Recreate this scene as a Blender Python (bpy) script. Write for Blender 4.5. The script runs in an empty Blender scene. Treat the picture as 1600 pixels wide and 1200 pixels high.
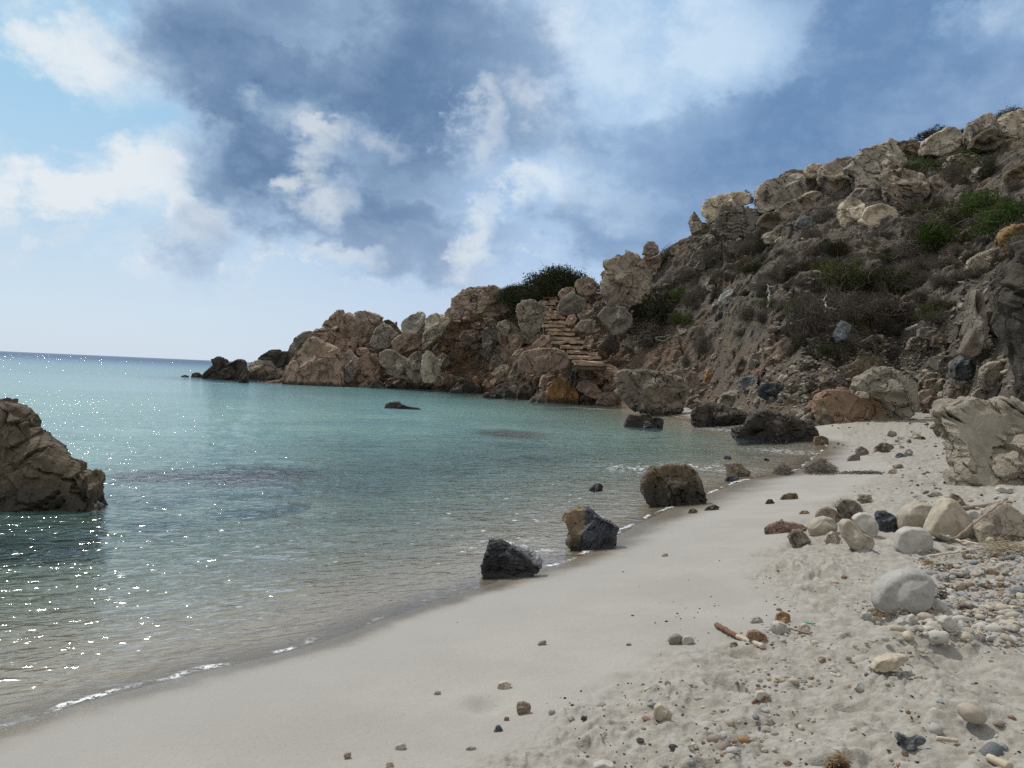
import bpy, bmesh, math, random
import numpy as np
from mathutils import Vector, Matrix
from mathutils.bvhtree import BVHTree

R = math.radians
scene = bpy.context.scene
COL = scene.collection

# ------------------------------------------------------------------ camera
CAM_Z = 1.7
F = 1280.0                       # focal length in pixels of the 1600x1200 photograph
ROLL = R(2.55)
PITCH = math.atan(16 / 1280)
ca, sa, cp, sp = math.cos(ROLL), math.sin(ROLL), math.cos(PITCH), math.sin(PITCH)
fwd = Vector((0, cp, -sp)); up0 = Vector((0, sp, cp)); rt0 = Vector((1, 0, 0))
cx = ca * rt0 + sa * up0
cy = -sa * rt0 + ca * up0
cz = -fwd
cam_data = bpy.data.cameras.new('camera')
cam = bpy.data.objects.new('camera', cam_data)
COL.objects.link(cam)
m = Matrix.Identity(4)
for r in range(3):
    m[r][0], m[r][1], m[r][2] = cx[r], cy[r], cz[r]
m[2][3] = CAM_Z
cam.matrix_world = m
cam_data.sensor_width = 36
cam_data.lens = 36 * F / 1600
cam_data.clip_start = 0.05
cam_data.clip_end = 20000
scene.camera = cam

def ray(px, py):
    d = cx * ((px - 800) / F) + cy * (-(py - 600) / F) - cz
    return d
def P(px, py, y):
    d = ray(px, py); k = y / d.y
    return Vector((d.x * k, y, CAM_Z + d.z * k))
def UV(px, py):
    d = ray(px, py).normalized()
    return math.atan2(d.x, d.y), math.asin(d.z)

# ------------------------------------------------------------------ view, sun, sky
scene.view_settings.view_transform = 'Standard'
scene.view_settings.look = 'None'
scene.view_settings.exposure = 0.0
scene.view_settings.gamma = 1.0
scene.view_settings.use_curve_mapping = False
scene.render.engine = 'CYCLES'
scene.cycles.max_bounces = 6
scene.cycles.transparent_max_bounces = 12
scene.cycles.sample_clamp_indirect = 4.0
scene.cycles.use_denoising = False

SUN_AZ, SUN_EL = R(-36), R(53)
sdir = Vector((math.sin(SUN_AZ) * math.cos(SUN_EL), math.cos(SUN_AZ) * math.cos(SUN_EL), math.sin(SUN_EL)))
sl = bpy.data.lights.new('sun', 'SUN'); sl.energy = 3.0; sl.angle = R(0.5); sl.color = (1.0, 0.955, 0.88)
so = bpy.data.objects.new('sun', sl); COL.objects.link(so)
so.rotation_euler = sdir.to_track_quat('Z', 'Y').to_euler()

class G:
    """small helper that writes shader nodes"""
    def __init__(s, tree): s.t = tree
    def n(s, typ, **kw):
        nd = s.t.nodes.new(typ)
        ins = kw.pop('ins', {})
        for k, v in kw.items(): setattr(nd, k, v)
        for k, v in ins.items(): s.set(nd.inputs[k], v)
        return nd
    def set(s, sock, v):
        if isinstance(v, bpy.types.NodeSocket): s.t.links.new(v, sock)
        elif isinstance(v, bpy.types.Node): s.t.links.new(v.outputs[0], sock)
        else:
            if isinstance(v, tuple) and len(v) == 3 and sock.type == 'RGBA': v = v + (1,)
            sock.default_value = v
    def m(s, op, a, b=0.0, c=None, clamp=False):
        nd = s.n('ShaderNodeMath', operation=op, use_clamp=clamp)
        s.set(nd.inputs[0], a); s.set(nd.inputs[1], b)
        if c is not None: s.set(nd.inputs[2], c)
        return nd.outputs[0]
    def v(s, op, a, b=(0, 0, 0)):
        nd = s.n('ShaderNodeVectorMath', operation=op)
        s.set(nd.inputs[0], a); s.set(nd.inputs[1], b)
        return nd.outputs['Value'] if op in ('DOT_PRODUCT', 'LENGTH') else nd.outputs[0]
    def mix(s, f, a, b, blend='MIX'):
        nd = s.n('ShaderNodeMix', data_type='RGBA', blend_type=blend)
        s.set(nd.inputs[0], f); s.set(nd.inputs[6], a); s.set(nd.inputs[7], b)
        return nd.outputs[2]
    def step(s, x, lo, hi, a=0.0, b=1.0):
        nd = s.n('ShaderNodeMapRange', interpolation_type='SMOOTHSTEP')
        for i, q in enumerate((x, lo, hi, a, b)): s.set(nd.inputs[i], q)
        return nd.outputs[0]
    def noise(s, vec, scale, detail=4, rough=0.55, dist=0.0, typ=None):
        nd = s.n('ShaderNodeTexNoise')
        s.set(nd.inputs['Vector'], vec)
        nd.inputs['Scale'].default_value = scale; nd.inputs['Detail'].default_value = detail
        nd.inputs['Roughness'].default_value = rough; nd.inputs['Distortion'].default_value = dist
        return nd.outputs['Fac']
    def vor(s, vec, scale, feature='F1', out='Distance', rnd=1.0):
        nd = s.n('ShaderNodeTexVoronoi', feature=feature)
        s.set(nd.inputs['Vector'], vec); nd.inputs['Scale'].default_value = scale
        nd.inputs['Randomness'].default_value = rnd
        return nd.outputs[out]
    def attr(s, name, out='Fac'):
        return s.n('ShaderNodeAttribute', attribute_name=name).outputs[out]

def lin(r, g, b):
    return tuple((c / 255 / 12.92) if c / 255 <= 0.04045 else ((c / 255 + 0.055) / 1.055) ** 2.4 for c in (r, g, b))

def build_world():
    w = bpy.data.worlds.new('World'); scene.world = w; w.use_nodes = True
    t = w.node_tree; t.nodes.clear(); g = G(t)
    d = g.n('ShaderNodeTexCoord').outputs['Generated']
    sky = g.n('ShaderNodeTexSky', sky_type='NISHITA')
    sky.sun_disc = False; sky.sun_elevation = SUN_EL; sky.sun_rotation = SUN_AZ
    sky.air_density = 1.0; sky.dust_density = 1.0; sky.ozone_density = 1.6
    s = g.n('ShaderNodeSeparateXYZ', ins={0: d})
    u = g.m('ARCTAN2', s.outputs[0], s.outputs[1]); v = g.m('ARCSINE', s.outputs[2])
    flat = g.v('MULTIPLY', d, (1, 1, 1.35))
    n1 = g.n('ShaderNodeTexNoise', ins={'Vector': flat, 'Scale': 5.5, 'Detail': 8.0, 'Roughness': 0.58})
    n2 = g.n('ShaderNodeTexNoise', ins={'Vector': flat, 'Scale': 15.0, 'Detail': 9.0, 'Roughness': 0.66})
    w1 = g.v('MULTIPLY', g.v('SUBTRACT', n1.outputs['Color'], (.5, .5, .5)), (.20, .15, 0))
    w2 = g.v('MULTIPLY', g.v('SUBTRACT', n2.outputs['Color'], (.5, .5, .5)), (.085, .065, 0))
    uv = g.n('ShaderNodeCombineXYZ', ins={0: u, 1: v}).outputs[0]
    n3 = g.n('ShaderNodeTexNoise', ins={'Vector': flat, 'Scale': 48.0, 'Detail': 5.0, 'Roughness': 0.6})
    w3 = g.v('MULTIPLY', g.v('SUBTRACT', n3.outputs['Color'], (.5, .5, .5)), (.030, .026, 0))
    uvw = g.v('ADD', g.v('ADD', g.v('ADD', uv, w1), w2), w3)
    fb = n1.outputs['Fac']; fb2 = n2.outputs['Fac']

    def blobs(lst):
        acc = None
        for (px, py, rx, ry, wt) in lst:
            a, e = UV(px, py)
            q = g.v('MULTIPLY', g.v('SUBTRACT', uvw, (a, e, 0)), (F / rx, F / ry, 0))
            k = g.m('SUBTRACT', 1.0, g.v('DOT_PRODUCT', q, q), clamp=True)
            k = g.m('MULTIPLY', k, wt)
            acc = k if acc is None else g.m('ADD', acc, k)
        return acc
    dark = blobs([(500, 70, 420, 150, 1.), (400, 150, 250, 80, .9), (700, 130, 220, 130, .95), (260, 40, 160, 80, .5),
                  (390, 270, 160, 120, 1.05), (600, 270, 230, 80, 1.0), (610, 385, 190, 85, 1.25), (300, 385, 80, 65, .8),
                  (860, 60, 80, 150, .4), (1330, 130, 300, 200, .8), (1500, 90, 220, 200, .9), (1010, 215, 270, 85, .95), (1200, 260, 320, 130, .95),
                  (890, 370, 170, 80, .9), (1060, 345, 280, 110, .8), (1900, 100, 400, 300, .8), (1300, -200, 500, 200, .7), (500, -300, 600, 250, .8),
                  (-300, -150, 250, 120, .7), (2300, -100, 400, 250, .6), (-900, 100, 350, 150, .6)])
    bright = blobs([(125, 95, 140, 75, .85), (165, 285, 130, 60, .95), (60, 290, 110, 40, .6), (250, 250, 90, 60, .7), (55, 40, 120, 60, .5),
                    (320, 345, 80, 50, .8), (515, 320, 60, 50, .95), (525, 415, 75, 25, .7), (445, 180, 90, 45, .8), (500, 235, 60, 50, .8),
                    (600, 210, 90, 35, .7), (750, 205, 45, 90, .75), (715, 365, 50, 60, .95), (970, 95, 300, 160, .85), (910, 300, 150, 75, .8),
                    (1600, 15, 110, 55, .7), (250, 400, 110, 50, .45), (640, 400, 230, 45, .4), (820, 290, 60, 60, .5), (1000, 370, 200, 80, .4),
                    (1150, 20, 130, 80, .5), (-250, 250, 250, 120, .7), (2000, 300, 300, 200, .5), (0, -250, 300, 200, .6), (1000, -350, 300, 200, .7)])
    mixn = g.m('SUBTRACT', g.m('ADD', g.m('MULTIPLY', fb, .5), g.m('MULTIPLY', fb2, .5)), .5)
    soft = g.m('SUBTRACT', g.m('ADD', g.m('MULTIPLY', fb, .68), g.m('MULTIPLY', fb2, .32)), .5)
    D = g.step(g.m('ADD', dark, g.m('MULTIPLY', soft, 1.9)), -.05, 1.1)
    Bq = g.m('ADD', bright, g.m('MULTIPLY', mixn, 2.8))
    B = g.m('ADD', g.m('MULTIPLY', g.step(Bq, .0, .75), .55), g.m('MULTIPLY', g.step(Bq, .50, 1.10), .45))
    # clear air: the Nishita sky, paler towards the horizon
    clear_n = g.n('ShaderNodeMix', data_type='RGBA', blend_type='MIX')
    g.set(clear_n.inputs[0], .87)
    g.set(clear_n.inputs[6], g.v('MULTIPLY', sky.outputs[0], (.08, .08, .08)))
    hz = g.step(v, R(-1), R(20))
    low = g.mix(g.step(u, R(-25), R(10)), lin(211, 227, 243), lin(196, 213, 239))
    up_ = g.mix(g.step(u, R(-33), R(-2)), lin(160, 208, 238), lin(146, 188, 230))
    g.set(clear_n.inputs[7], g.mix(hz, low, up_))
    clear = clear_n.outputs[2]
    # cloud colours: sunlit edges, blue-grey undersides
    bright_c = g.mix(g.step(u, R(-3), R(6)), lin(230, 237, 242), lin(204, 225, 244))
    darkness = g.m('ADD', g.m('ADD', g.m('MULTIPLY', g.step(dark, .25, 1.5), .85), .05), g.m('MULTIPLY', soft, 2.2), clamp=True)
    dc_l = g.mix(darkness, lin(172, 196, 224), lin(96, 125, 162))
    dc_r = g.mix(darkness, lin(180, 205, 234), lin(106, 139, 180))
    dark_c = g.mix(g.step(u, R(-4), R(8)), dc_l, dc_r)
    fade = g.step(v, R(2), R(6.5))
    B = g.m('MULTIPLY', B, fade); D = g.m('MULTIPLY', D, fade)
    rim = g.m('MULTIPLY', g.m('MULTIPLY', g.step(D, .02, .22), g.step(D, .25, .62, 1, 0)), g.m('MULTIPLY', g.step(fb2, .48, .60), g.step(u, R(-1), R(5), .8, .15)))
    col = g.mix(g.m('MULTIPLY', B, .95), clear, bright_c)
    # dark undersides keep bright, ragged rims where the bright mask is strong
    D2 = g.m('MULTIPLY', D, g.m('SUBTRACT', 1.0, g.m('MULTIPLY', B, .70)))
    col = g.mix(g.m('MULTIPLY', D2, .97), col, dark_c)
    col = g.mix(g.m('MULTIPLY', rim, .55), col, bright_c)
    # unseen sky overhead and behind the camera: whitish overcast added as neutral fill light
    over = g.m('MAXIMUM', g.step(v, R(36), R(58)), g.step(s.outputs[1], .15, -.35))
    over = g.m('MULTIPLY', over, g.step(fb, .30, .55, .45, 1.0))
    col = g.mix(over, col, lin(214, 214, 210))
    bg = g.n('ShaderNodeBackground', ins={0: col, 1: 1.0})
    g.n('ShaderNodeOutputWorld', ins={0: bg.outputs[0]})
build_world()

# ------------------------------------------------------------------ noise (numpy)
def _hash(ix, iy, iz, seed):
    h = (ix.astype(np.int64) * 374761393 + iy.astype(np.int64) * 668265263 + iz.astype(np.int64) * 2147483647 * 3 + seed * 974634777) & 0x7fffffff
    h = ((h ^ (h >> 13)) * 1274126177) & 0x7fffffff
    h = ((h ^ (h >> 15)) * 2246822519) & 0x7fffffff
    return h ^ (h >> 16)
_GR = np.array([[1,1,0],[-1,1,0],[1,-1,0],[-1,-1,0],[1,0,1],[-1,0,1],[1,0,-1],[-1,0,-1],[0,1,1],[0,-1,1],[0,1,-1],[0,-1,-1],[1,1,0],[0,-1,1],[-1,1,0],[0,-1,-1]], float)
def pn(p, seed=0):
    f0 = np.floor(p); fr = p - f0; i = f0.astype(np.int64)
    w = fr * fr * fr * (fr * (fr * 6 - 15) + 10)
    out = np.zeros(len(p))
    for dx in (0, 1):
        wx = w[:, 0] if dx else 1 - w[:, 0]
        for dy in (0, 1):
            wy = w[:, 1] if dy else 1 - w[:, 1]
            for dz in (0, 1):
                wz = w[:, 2] if dz else 1 - w[:, 2]
                g_ = _GR[_hash(i[:, 0] + dx, i[:, 1] + dy, i[:, 2] + dz, seed) & 15]
                out += wx * wy * wz * (g_[:, 0] * (fr[:, 0] - dx) + g_[:, 1] * (fr[:, 1] - dy) + g_[:, 2] * (fr[:, 2] - dz))
    return out
def fbm(p, seed=0, octv=4, gain=.5, lac=2.03):
    a, s, o = 1.0, 0.0, 0.0
    for k in range(octv):
        o = o + a * pn(p, seed + k * 17); s += a; a *= gain; p = p * lac + 3.7
    return o / s * 1.6
def ridged(p, seed=0, octv=3):
    a, o = 1.0, 0.0
    for k in range(octv):
        o = o + a * (1 - 2.2 * np.abs(pn(p, seed + k * 31))); a *= .5; p = p * 2.1 + 1.3
    return o / 1.75
def worley(p, seed=0):
    """chipped facets: per-cell offset, per-cell tilt, distance to the cell border"""
    f0 = np.floor(p - .5).astype(np.int64); n = len(p)
    d1 = np.full(n, 9.); d2 = np.full(n, 9.); off = np.zeros(n); tilt = np.zeros(n)
    for dx in (0, 1):
        for dy in (0, 1):
            for dz in (0, 1):
                ix, iy, iz = f0[:, 0] + dx, f0[:, 1] + dy, f0[:, 2] + dz
                h = _hash(ix, iy, iz, seed)
                jx = (h & 255) / 255.; jy = ((h >> 8) & 255) / 255.; jz = ((h >> 16) & 255) / 255.
                ex = p[:, 0] - ix - .15 - .7 * jx; ey = p[:, 1] - iy - .15 - .7 * jy; ez = p[:, 2] - iz - .15 - .7 * jz
                d = ex * ex + ey * ey + ez * ez
                nw = d < d1
                d2 = np.where(nw, d1, np.minimum(d2, d)); d1 = np.where(nw, d, d1)
                off = np.where(nw, ((h >> 5) & 127) / 127., off)
                gx = ((h >> 3) & 63) / 31.5 - 1; gy = ((h >> 11) & 63) / 31.5 - 1; gz_ = ((h >> 18) & 63) / 31.5 - 1
                tilt = np.where(nw, gx * ex + gy * ey + gz_ * ez, tilt)
    return off - .5, tilt, np.sqrt(d2) - np.sqrt(d1)
def v3(x, y, z=None):
    x = np.asarray(x, float); y = np.asarray(y, float)
    return np.stack([x, y, np.zeros_like(x) if z is None else z], -1)
def sm(x, a, b):
    t = np.clip((x - a) / (b - a), 0, 1); return t * t * (3 - 2 * t)

# ------------------------------------------------------------------ mesh helpers
def mesh_np(name, V, faces, smooth=True):
    """V (n,3); faces (m,k) one array of equal-sided faces"""
    me = bpy.data.meshes.new(name)
    V = np.asarray(V, np.float32); faces = np.asarray(faces, np.int32)
    n, k = faces.shape
    me.vertices.add(len(V)); me.vertices.foreach_set('co', V.ravel())
    me.loops.add(n * k); me.loops.foreach_set('vertex_index', faces.ravel())
    me.polygons.add(n); me.polygons.foreach_set('loop_start', np.arange(0, n * k, k, dtype=np.int32))
    me.polygons.foreach_set('loop_total', np.full(n, k, np.int32))
    me.polygons.foreach_set('use_smooth', np.full(n, smooth))
    me.update(); me.validate()
    return me
def add_attr(me, name, vals):
    a = me.attributes.new(name, 'FLOAT', 'POINT'); a.data.foreach_set('value', np.asarray(vals, np.float32))
def grid_faces(nr, nc):
    i = np.arange(nr * nc).reshape(nr, nc)
    return np.stack([i[:-1, :-1], i[:-1, 1:], i[1:, 1:], i[1:, :-1]], -1).reshape(-1, 4)
def link(name, me, mat=None, parent=None, loc=None):
    o = bpy.data.objects.new(name, me); COL.objects.link(o)
    if mat is not None and not me.materials: me.materials.append(mat)
    if parent is not None: o.parent = parent
    if loc is not None: o.location = loc
    return o
def tag(o, label=None, cat=None, group=None, kind=None):
    if label: o['label'] = label
    if cat: o['category'] = cat
    if group: o['group'] = group
    if kind: o['kind'] = kind
    return o
_ico = {}
def ico(sub):
    if sub not in _ico:
        bm = bmesh.new(); bmesh.ops.create_icosphere(bm, subdivisions=sub, radius=1.0)
        V = np.array([v.co[:] for v in bm.verts]); Fc = np.array([[v.index for v in f.verts] for f in bm.faces]); bm.free()
        V /= np.linalg.norm(V, axis=1)[:, None]
        _ico[sub] = (V, Fc)
    return _ico[sub]
# ------------------------------------------------------------------ materials
def new_mat(name):
    mt = bpy.data.materials.new(name); mt.use_nodes = True
    mt.node_tree.nodes.clear()
    return mt, G(mt.node_tree)
def finish(g, col, rough, bump=None, bstr=.5, bdist=.05, spec=.3):
    b = g.n('ShaderNodeBsdfPrincipled', ins={'Base Color': col, 'Roughness': rough, 'Specular IOR Level': spec})
    if bump is not None:
        bn = g.n('ShaderNodeBump', ins={'Height': bump, 'Strength': bstr, 'Distance': bdist})
        g.set(b.inputs['Normal'], bn.outputs[0])
    g.n('ShaderNodeOutputMaterial', ins={0: b.outputs[0]})
    return b

PAL = {  # light rock, mid rock, stain
    'warm':  ((.35, .255, .195), (.190, .138, .106), (.075, .056, .044)),
    'red':   ((.34, .225, .160), (.20, .128, .092), (.085, .055, .042)),
    'pale':  ((.54, .455, .355), (.31, .255, .195), (.095, .08, .065)),
    'grey':  ((.30, .245, .195), (.160, .130, .102), (.055, .046, .038)),
    'dark':  ((.085, .070, .056), (.043, .037, .031), (.020, .018, .016)),
    'brown': ((.185, .140, .090), (.095, .070, .043), (.036, .028, .020)),
    'blue':  ((.215, .22, .23), (.085, .092, .105), (.035, .036, .041)),
    'ink':   ((.10, .105, .12), (.036, .039, .047), (.016, .017, .02)),
    'white': ((.42, .40, .365), (.32, .30, .27), (.22, .20, .18)),
    'sandy': ((.40, .345, .27), (.28, .24, .185), (.15, .125, .095)),
    'ochre': ((.33, .20, .095), (.20, .12, .058), (.09, .056, .034)),
}
_mats = {}
def rock_mat(pal, sc=1.0, wet=False, orange=0.0, smooth=False, key=''):
    """sc: features per metre; wet: black algae band at the water line; orange: share of rusty patches"""
    k = (pal, sc, wet, orange, smooth)
    if k in _mats: return _mats[k]
    mt, g = new_mat('rock_' + pal)
    c1, c2, c3 = PAL[pal]
    tc = g.n('ShaderNodeTexCoord'); inf = g.n('ShaderNodeObjectInfo')
    off = g.v('MULTIPLY', g.n('ShaderNodeCombineXYZ', ins={0: inf.outputs['Random'], 1: inf.outputs['Random'], 2: inf.outputs['Random']}).outputs[0], (37, 91, 53))
    p = g.v('ADD', tc.outputs['Object'], off)
    a = g.noise(p, .9 * sc, 6, .6); b = g.noise(p, 4.5 * sc, 6, .68); c = g.noise(p, 20 * sc, 4, .7)
    st = g.noise(p, .55 * sc, 7, .62, 1.2)
    col = g.mix(g.step(g.m('ADD', g.m('MULTIPLY', a, .5), g.m('MULTIPLY', b, .5)), .36, .62), c2, c1)
    if not smooth:
        col = g.mix(g.m('MULTIPLY', g.step(st, .50, .66), .75), col, c3)
        pit = g.vor(g.v('ADD', p, g.v('MULTIPLY', g.n('ShaderNodeTexNoise', ins={'Vector': p, 'Scale': 3 * sc}).outputs['Color'], (.35 / sc, .35 / sc, .35 / sc))), 2.1 * sc, 'DISTANCE_TO_EDGE')
        crack = g.step(pit, .0, .045, 1.0, 0.0)
        cm = g.m('MULTIPLY', crack, g.step(g.noise(p, .8 * sc, 2), .5, .62))
        col = g.mix(g.m('MULTIPLY', cm, .55), col, c3)
        col = g.mix(g.m('MULTIPLY', g.step(g.noise(p, 9 * sc, 3, .7), .60, .74), .45), col, tuple(min(1, q * 1.5) for q in c1))
    if smooth:
        col = g.mix(g.m('MULTIPLY', g.step(g.noise(p, 1.3 * sc, 6, .7), .5, .62), .45), col, tuple(.6 * q for q in c2))
        col = g.mix(g.m('MULTIPLY', g.step(g.noise(p, 11 * sc, 3, .7), .58, .7), .4), col, c3)
    col = g.mix(g.step(c, .25, .75), g.mix(1., col, (.87, .87, .87), 'MULTIPLY'), g.mix(1., col, (1.10, 1.10, 1.09), 'MULTIPLY'))
    if orange:
        om = g.step(g.noise(p, .7 * sc, 4, .5), .62 - orange * .3, .70 - orange * .3)
        col = g.mix(g.m('MULTIPLY', om, .8), col, (.31, .17, .08))
    hv = g.n('ShaderNodeHueSaturation', ins={'Color': col, 'Value': g.m('ADD', .82, g.m('MULTIPLY', inf.outputs['Random'], .36)), 'Saturation': g.m('ADD', .8, g.m('MULTIPLY', inf.outputs['Random'], .3))})
    col = hv.outputs[0]; rough = .88
    if wet:
        z = g.n('ShaderNodeSeparateXYZ', ins={0: g.n('ShaderNodeNewGeometry').outputs['Position']}).outputs[2]
        zz = g.m('ADD', z, g.m('MULTIPLY', g.m('SUBTRACT', b, .5), .5 / max(sc, .7)))
        wf = g.step(zz, .07, .45, 1.0, 0.0)
        col = g.mix(g.m('MULTIPLY', wf, .85), col, (.028, .025, .021))
        rough = g.m('SUBTRACT', .88, g.m('MULTIPLY', wf, .45))
    if smooth:
        finish(g, col, .72, g.m('ADD', g.m('MULTIPLY', b, .4), g.m('MULTIPLY', c, .6)), .25, .03 / sc)
    else:
        h = g.m('ADD', g.m('ADD', g.m('MULTIPLY', b, .8), g.m('MULTIPLY', c, .18)), g.m('MULTIPLY', cm, -.35))
        finish(g, col, rough, h, 1.0, .16 / sc)
    _mats[k] = mt
    return mt

def leaf_mat(name, c1, c2, c3=None):
    mt, g = new_mat(name)
    tc = g.n('ShaderNodeTexCoord'); inf = g.n('ShaderNodeObjectInfo')
    r = g.attr('tint')
    col = g.mix(r, c1, c2)
    if c3: col = g.mix(g.step(g.noise(tc.outputs['Object'], 2.2, 2), .5, .62), col, c3)
    hv = g.n('ShaderNodeHueSaturation', ins={'Color': col, 'Value': g.m('ADD', .75, g.m('MULTIPLY', inf.outputs['Random'], .5))})
    d = g.n('ShaderNodeBsdfDiffuse', ins={0: hv.outputs[0]}); tr = g.n('ShaderNodeBsdfTranslucent', ins={0: hv.outputs[0]})
    mx = g.n('ShaderNodeMixShader', ins={0: .25, 1: d.outputs[0], 2: tr.outputs[0]})
    g.n('ShaderNodeOutputMaterial', ins={0: mx.outputs[0]})
    return mt

def plain_mat(name, c, rough=.7, c2=None, sc=20, bump=.3, bd=.004, stretch=None):
    mt, g = new_mat(name)
    p = g.n('ShaderNodeTexCoord').outputs['Object']
    if stretch: p = g.v('MULTIPLY', p, stretch)
    n = g.noise(p, sc, 5, .6)
    col = g.mix(g.step(n, .35, .65), c, c2 or tuple(q * .65 for q in c))
    finish(g, col, rough, n, bump, bd)
    return mt

def sand_mat():
    mt, g = new_mat('beach_sand')
    pos = g.n('ShaderNodeNewGeometry').outputs['Position']
    shore = g.attr('shore'); rough_a = g.attr('rubble')
    n1 = g.noise(pos, 1.3, 5, .6); n2 = g.noise(pos, 14, 5, .65); n3 = g.noise(pos, 160, 3, .7); n4 = g.noise(pos, 420, 2, .7)
    dry = g.mix(g.step(n1, .3, .7), (.300, .280, .250), (.350, .328, .295))
    dry = g.mix(g.m('MULTIPLY', rough_a, .8), dry, g.mix(g.step(n2, .35, .65), (.348, .326, .290), (.230, .202, .165)))
    grain = g.m('ADD', .62, g.m('MULTIPLY', g.m('ADD', n3, n4), .38))
    # damp lighter band near the swash, dark shells grains scattered
    sp_ = g.vor(pos, 210, 'F1', 'Color'); spk = g.step(g.n('ShaderNodeSeparateColor', ins={0: sp_}).outputs[0], .955, .975)
    dry = g.mix(g.m('MULTIPLY', spk, .45), dry, (.16, .14, .12))
    w = g.m('ADD', shore, g.m('MULTIPLY', g.m('SUBTRACT', n1, .5), .5))
    y = g.n('ShaderNodeSeparateXYZ', ins={0: pos}).outputs[1]
    reach = g.m('ADD', .34, g.m('MULTIPLY', g.step(y, 5.5, 13), .70))
    wet = g.m('SUBTRACT', 1.0, g.step(w, g.m('MULTIPLY', reach, .10), reach))
    wetc = g.mix(g.step(n1, .3, .7), (.175, .150, .118), (.215, .183, .142))
    wetc = g.mix(g.step(shore, -.5, -.05, 1.0, 0.0), wetc, g.mix(g.step(n2, .35, .65), (.37, .325, .26), (.30, .26, .205)))
    damp = g.mix(g.step(w, .1, 1.5), (.318, .300, .276), dry)
    col = g.mix(wet, damp, wetc)
    # bed under deep water: pale sand with weed patches
    bed = g.mix(g.step(g.noise(pos, .35, 5, .6), .48, .62), (.33, .32, .25), (.12, .125, .09))
    col = g.mix(g.step(shore, -9., -2., 1.0, 0.0), col, bed)
    col = g.mix(1., col, g.n('ShaderNodeCombineColor', ins={0: grain, 1: grain, 2: grain}).outputs[0], 'MULTIPLY')
    h = g.m('ADD', g.m('ADD', g.m('MULTIPLY', n2, g.m('ADD', .12, rough_a)), g.m('MULTIPLY', n3, .10)), g.m('MULTIPLY', n4, .05))
    b = finish(g, col, g.m('SUBTRACT', .85, g.m('MULTIPLY', wet, .64)), h, .55, .03, .3)
    return mt

def hill_mat():
    mt, g = new_mat('hill_earth')
    pos = g.n('ShaderNodeNewGeometry').outputs['Position']
    s = g.n('ShaderNodeSeparateXYZ', ins={0: pos})
    n1 = g.noise(pos, .22, 6, .62); n2 = g.noise(pos, 1.1, 7, .68); n3 = g.noise(pos, 6, 5, .7)
    red = g.mix(g.step(n2, .35, .65), (.24, .145, .092), (.125, .080, .055))
    gry = g.mix(g.step(n2, .36, .66), (.088, .074, .062), (.160, .137, .113))
    och = g.mix(g.step(n3, .3, .7), (.19, .125, .065), (.13, .09, .052))
    f = g.m('ADD', g.m('ADD', s.outputs[0], g.m('MULTIPLY', s.outputs[2], .4)), g.m('MULTIPLY', g.m('SUBTRACT', n1, .5), 22))
    col = g.mix(g.step(f, 4, 15), red, gry)
    col = g.mix(g.m('MULTIPLY', g.step(g.noise(pos, .30, 5, .55, .8), .56, .66), .55), col, och)
    stones = g.vor(g.v('ADD', pos, g.v('MULTIPLY', g.n('ShaderNodeTexNoise', ins={'Vector': pos, 'Scale': 2.0}).outputs['Color'], (.5, .5, .5))), 3.2, 'F1', 'Color')
    sc_ = g.n('ShaderNodeSeparateColor', ins={0: stones})
    sd = g.vor(g.v('ADD', pos, g.v('MULTIPLY', g.n('ShaderNodeTexNoise', ins={'Vector': pos, 'Scale': 2.0}).outputs['Color'], (.5, .5, .5))), 3.2, 'F1', 'Distance')
    stm = g.m('MULTIPLY', g.step(sc_.outputs[0], .62, .66), g.step(sd, .30, .42, 1, 0))
    col = g.mix(g.m('MULTIPLY', stm, .7), col, g.mix(sc_.outputs[1], (.14, .12, .10), (.26, .225, .185)))
    col = g.mix(g.step(n3, .3, .72), g.mix(1., col, (.68, .66, .64), 'MULTIPLY'), g.mix(1., col, (1.2, 1.2, 1.18), 'MULTIPLY'))
    h = g.m('ADD', g.m('ADD', g.m('MULTIPLY', n2, .7), g.m('MULTIPLY', n3, .5)), g.m('MULTIPLY', stm, .25))
    finish(g, col, .95, h, 1.0, .30)
    return mt

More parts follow.
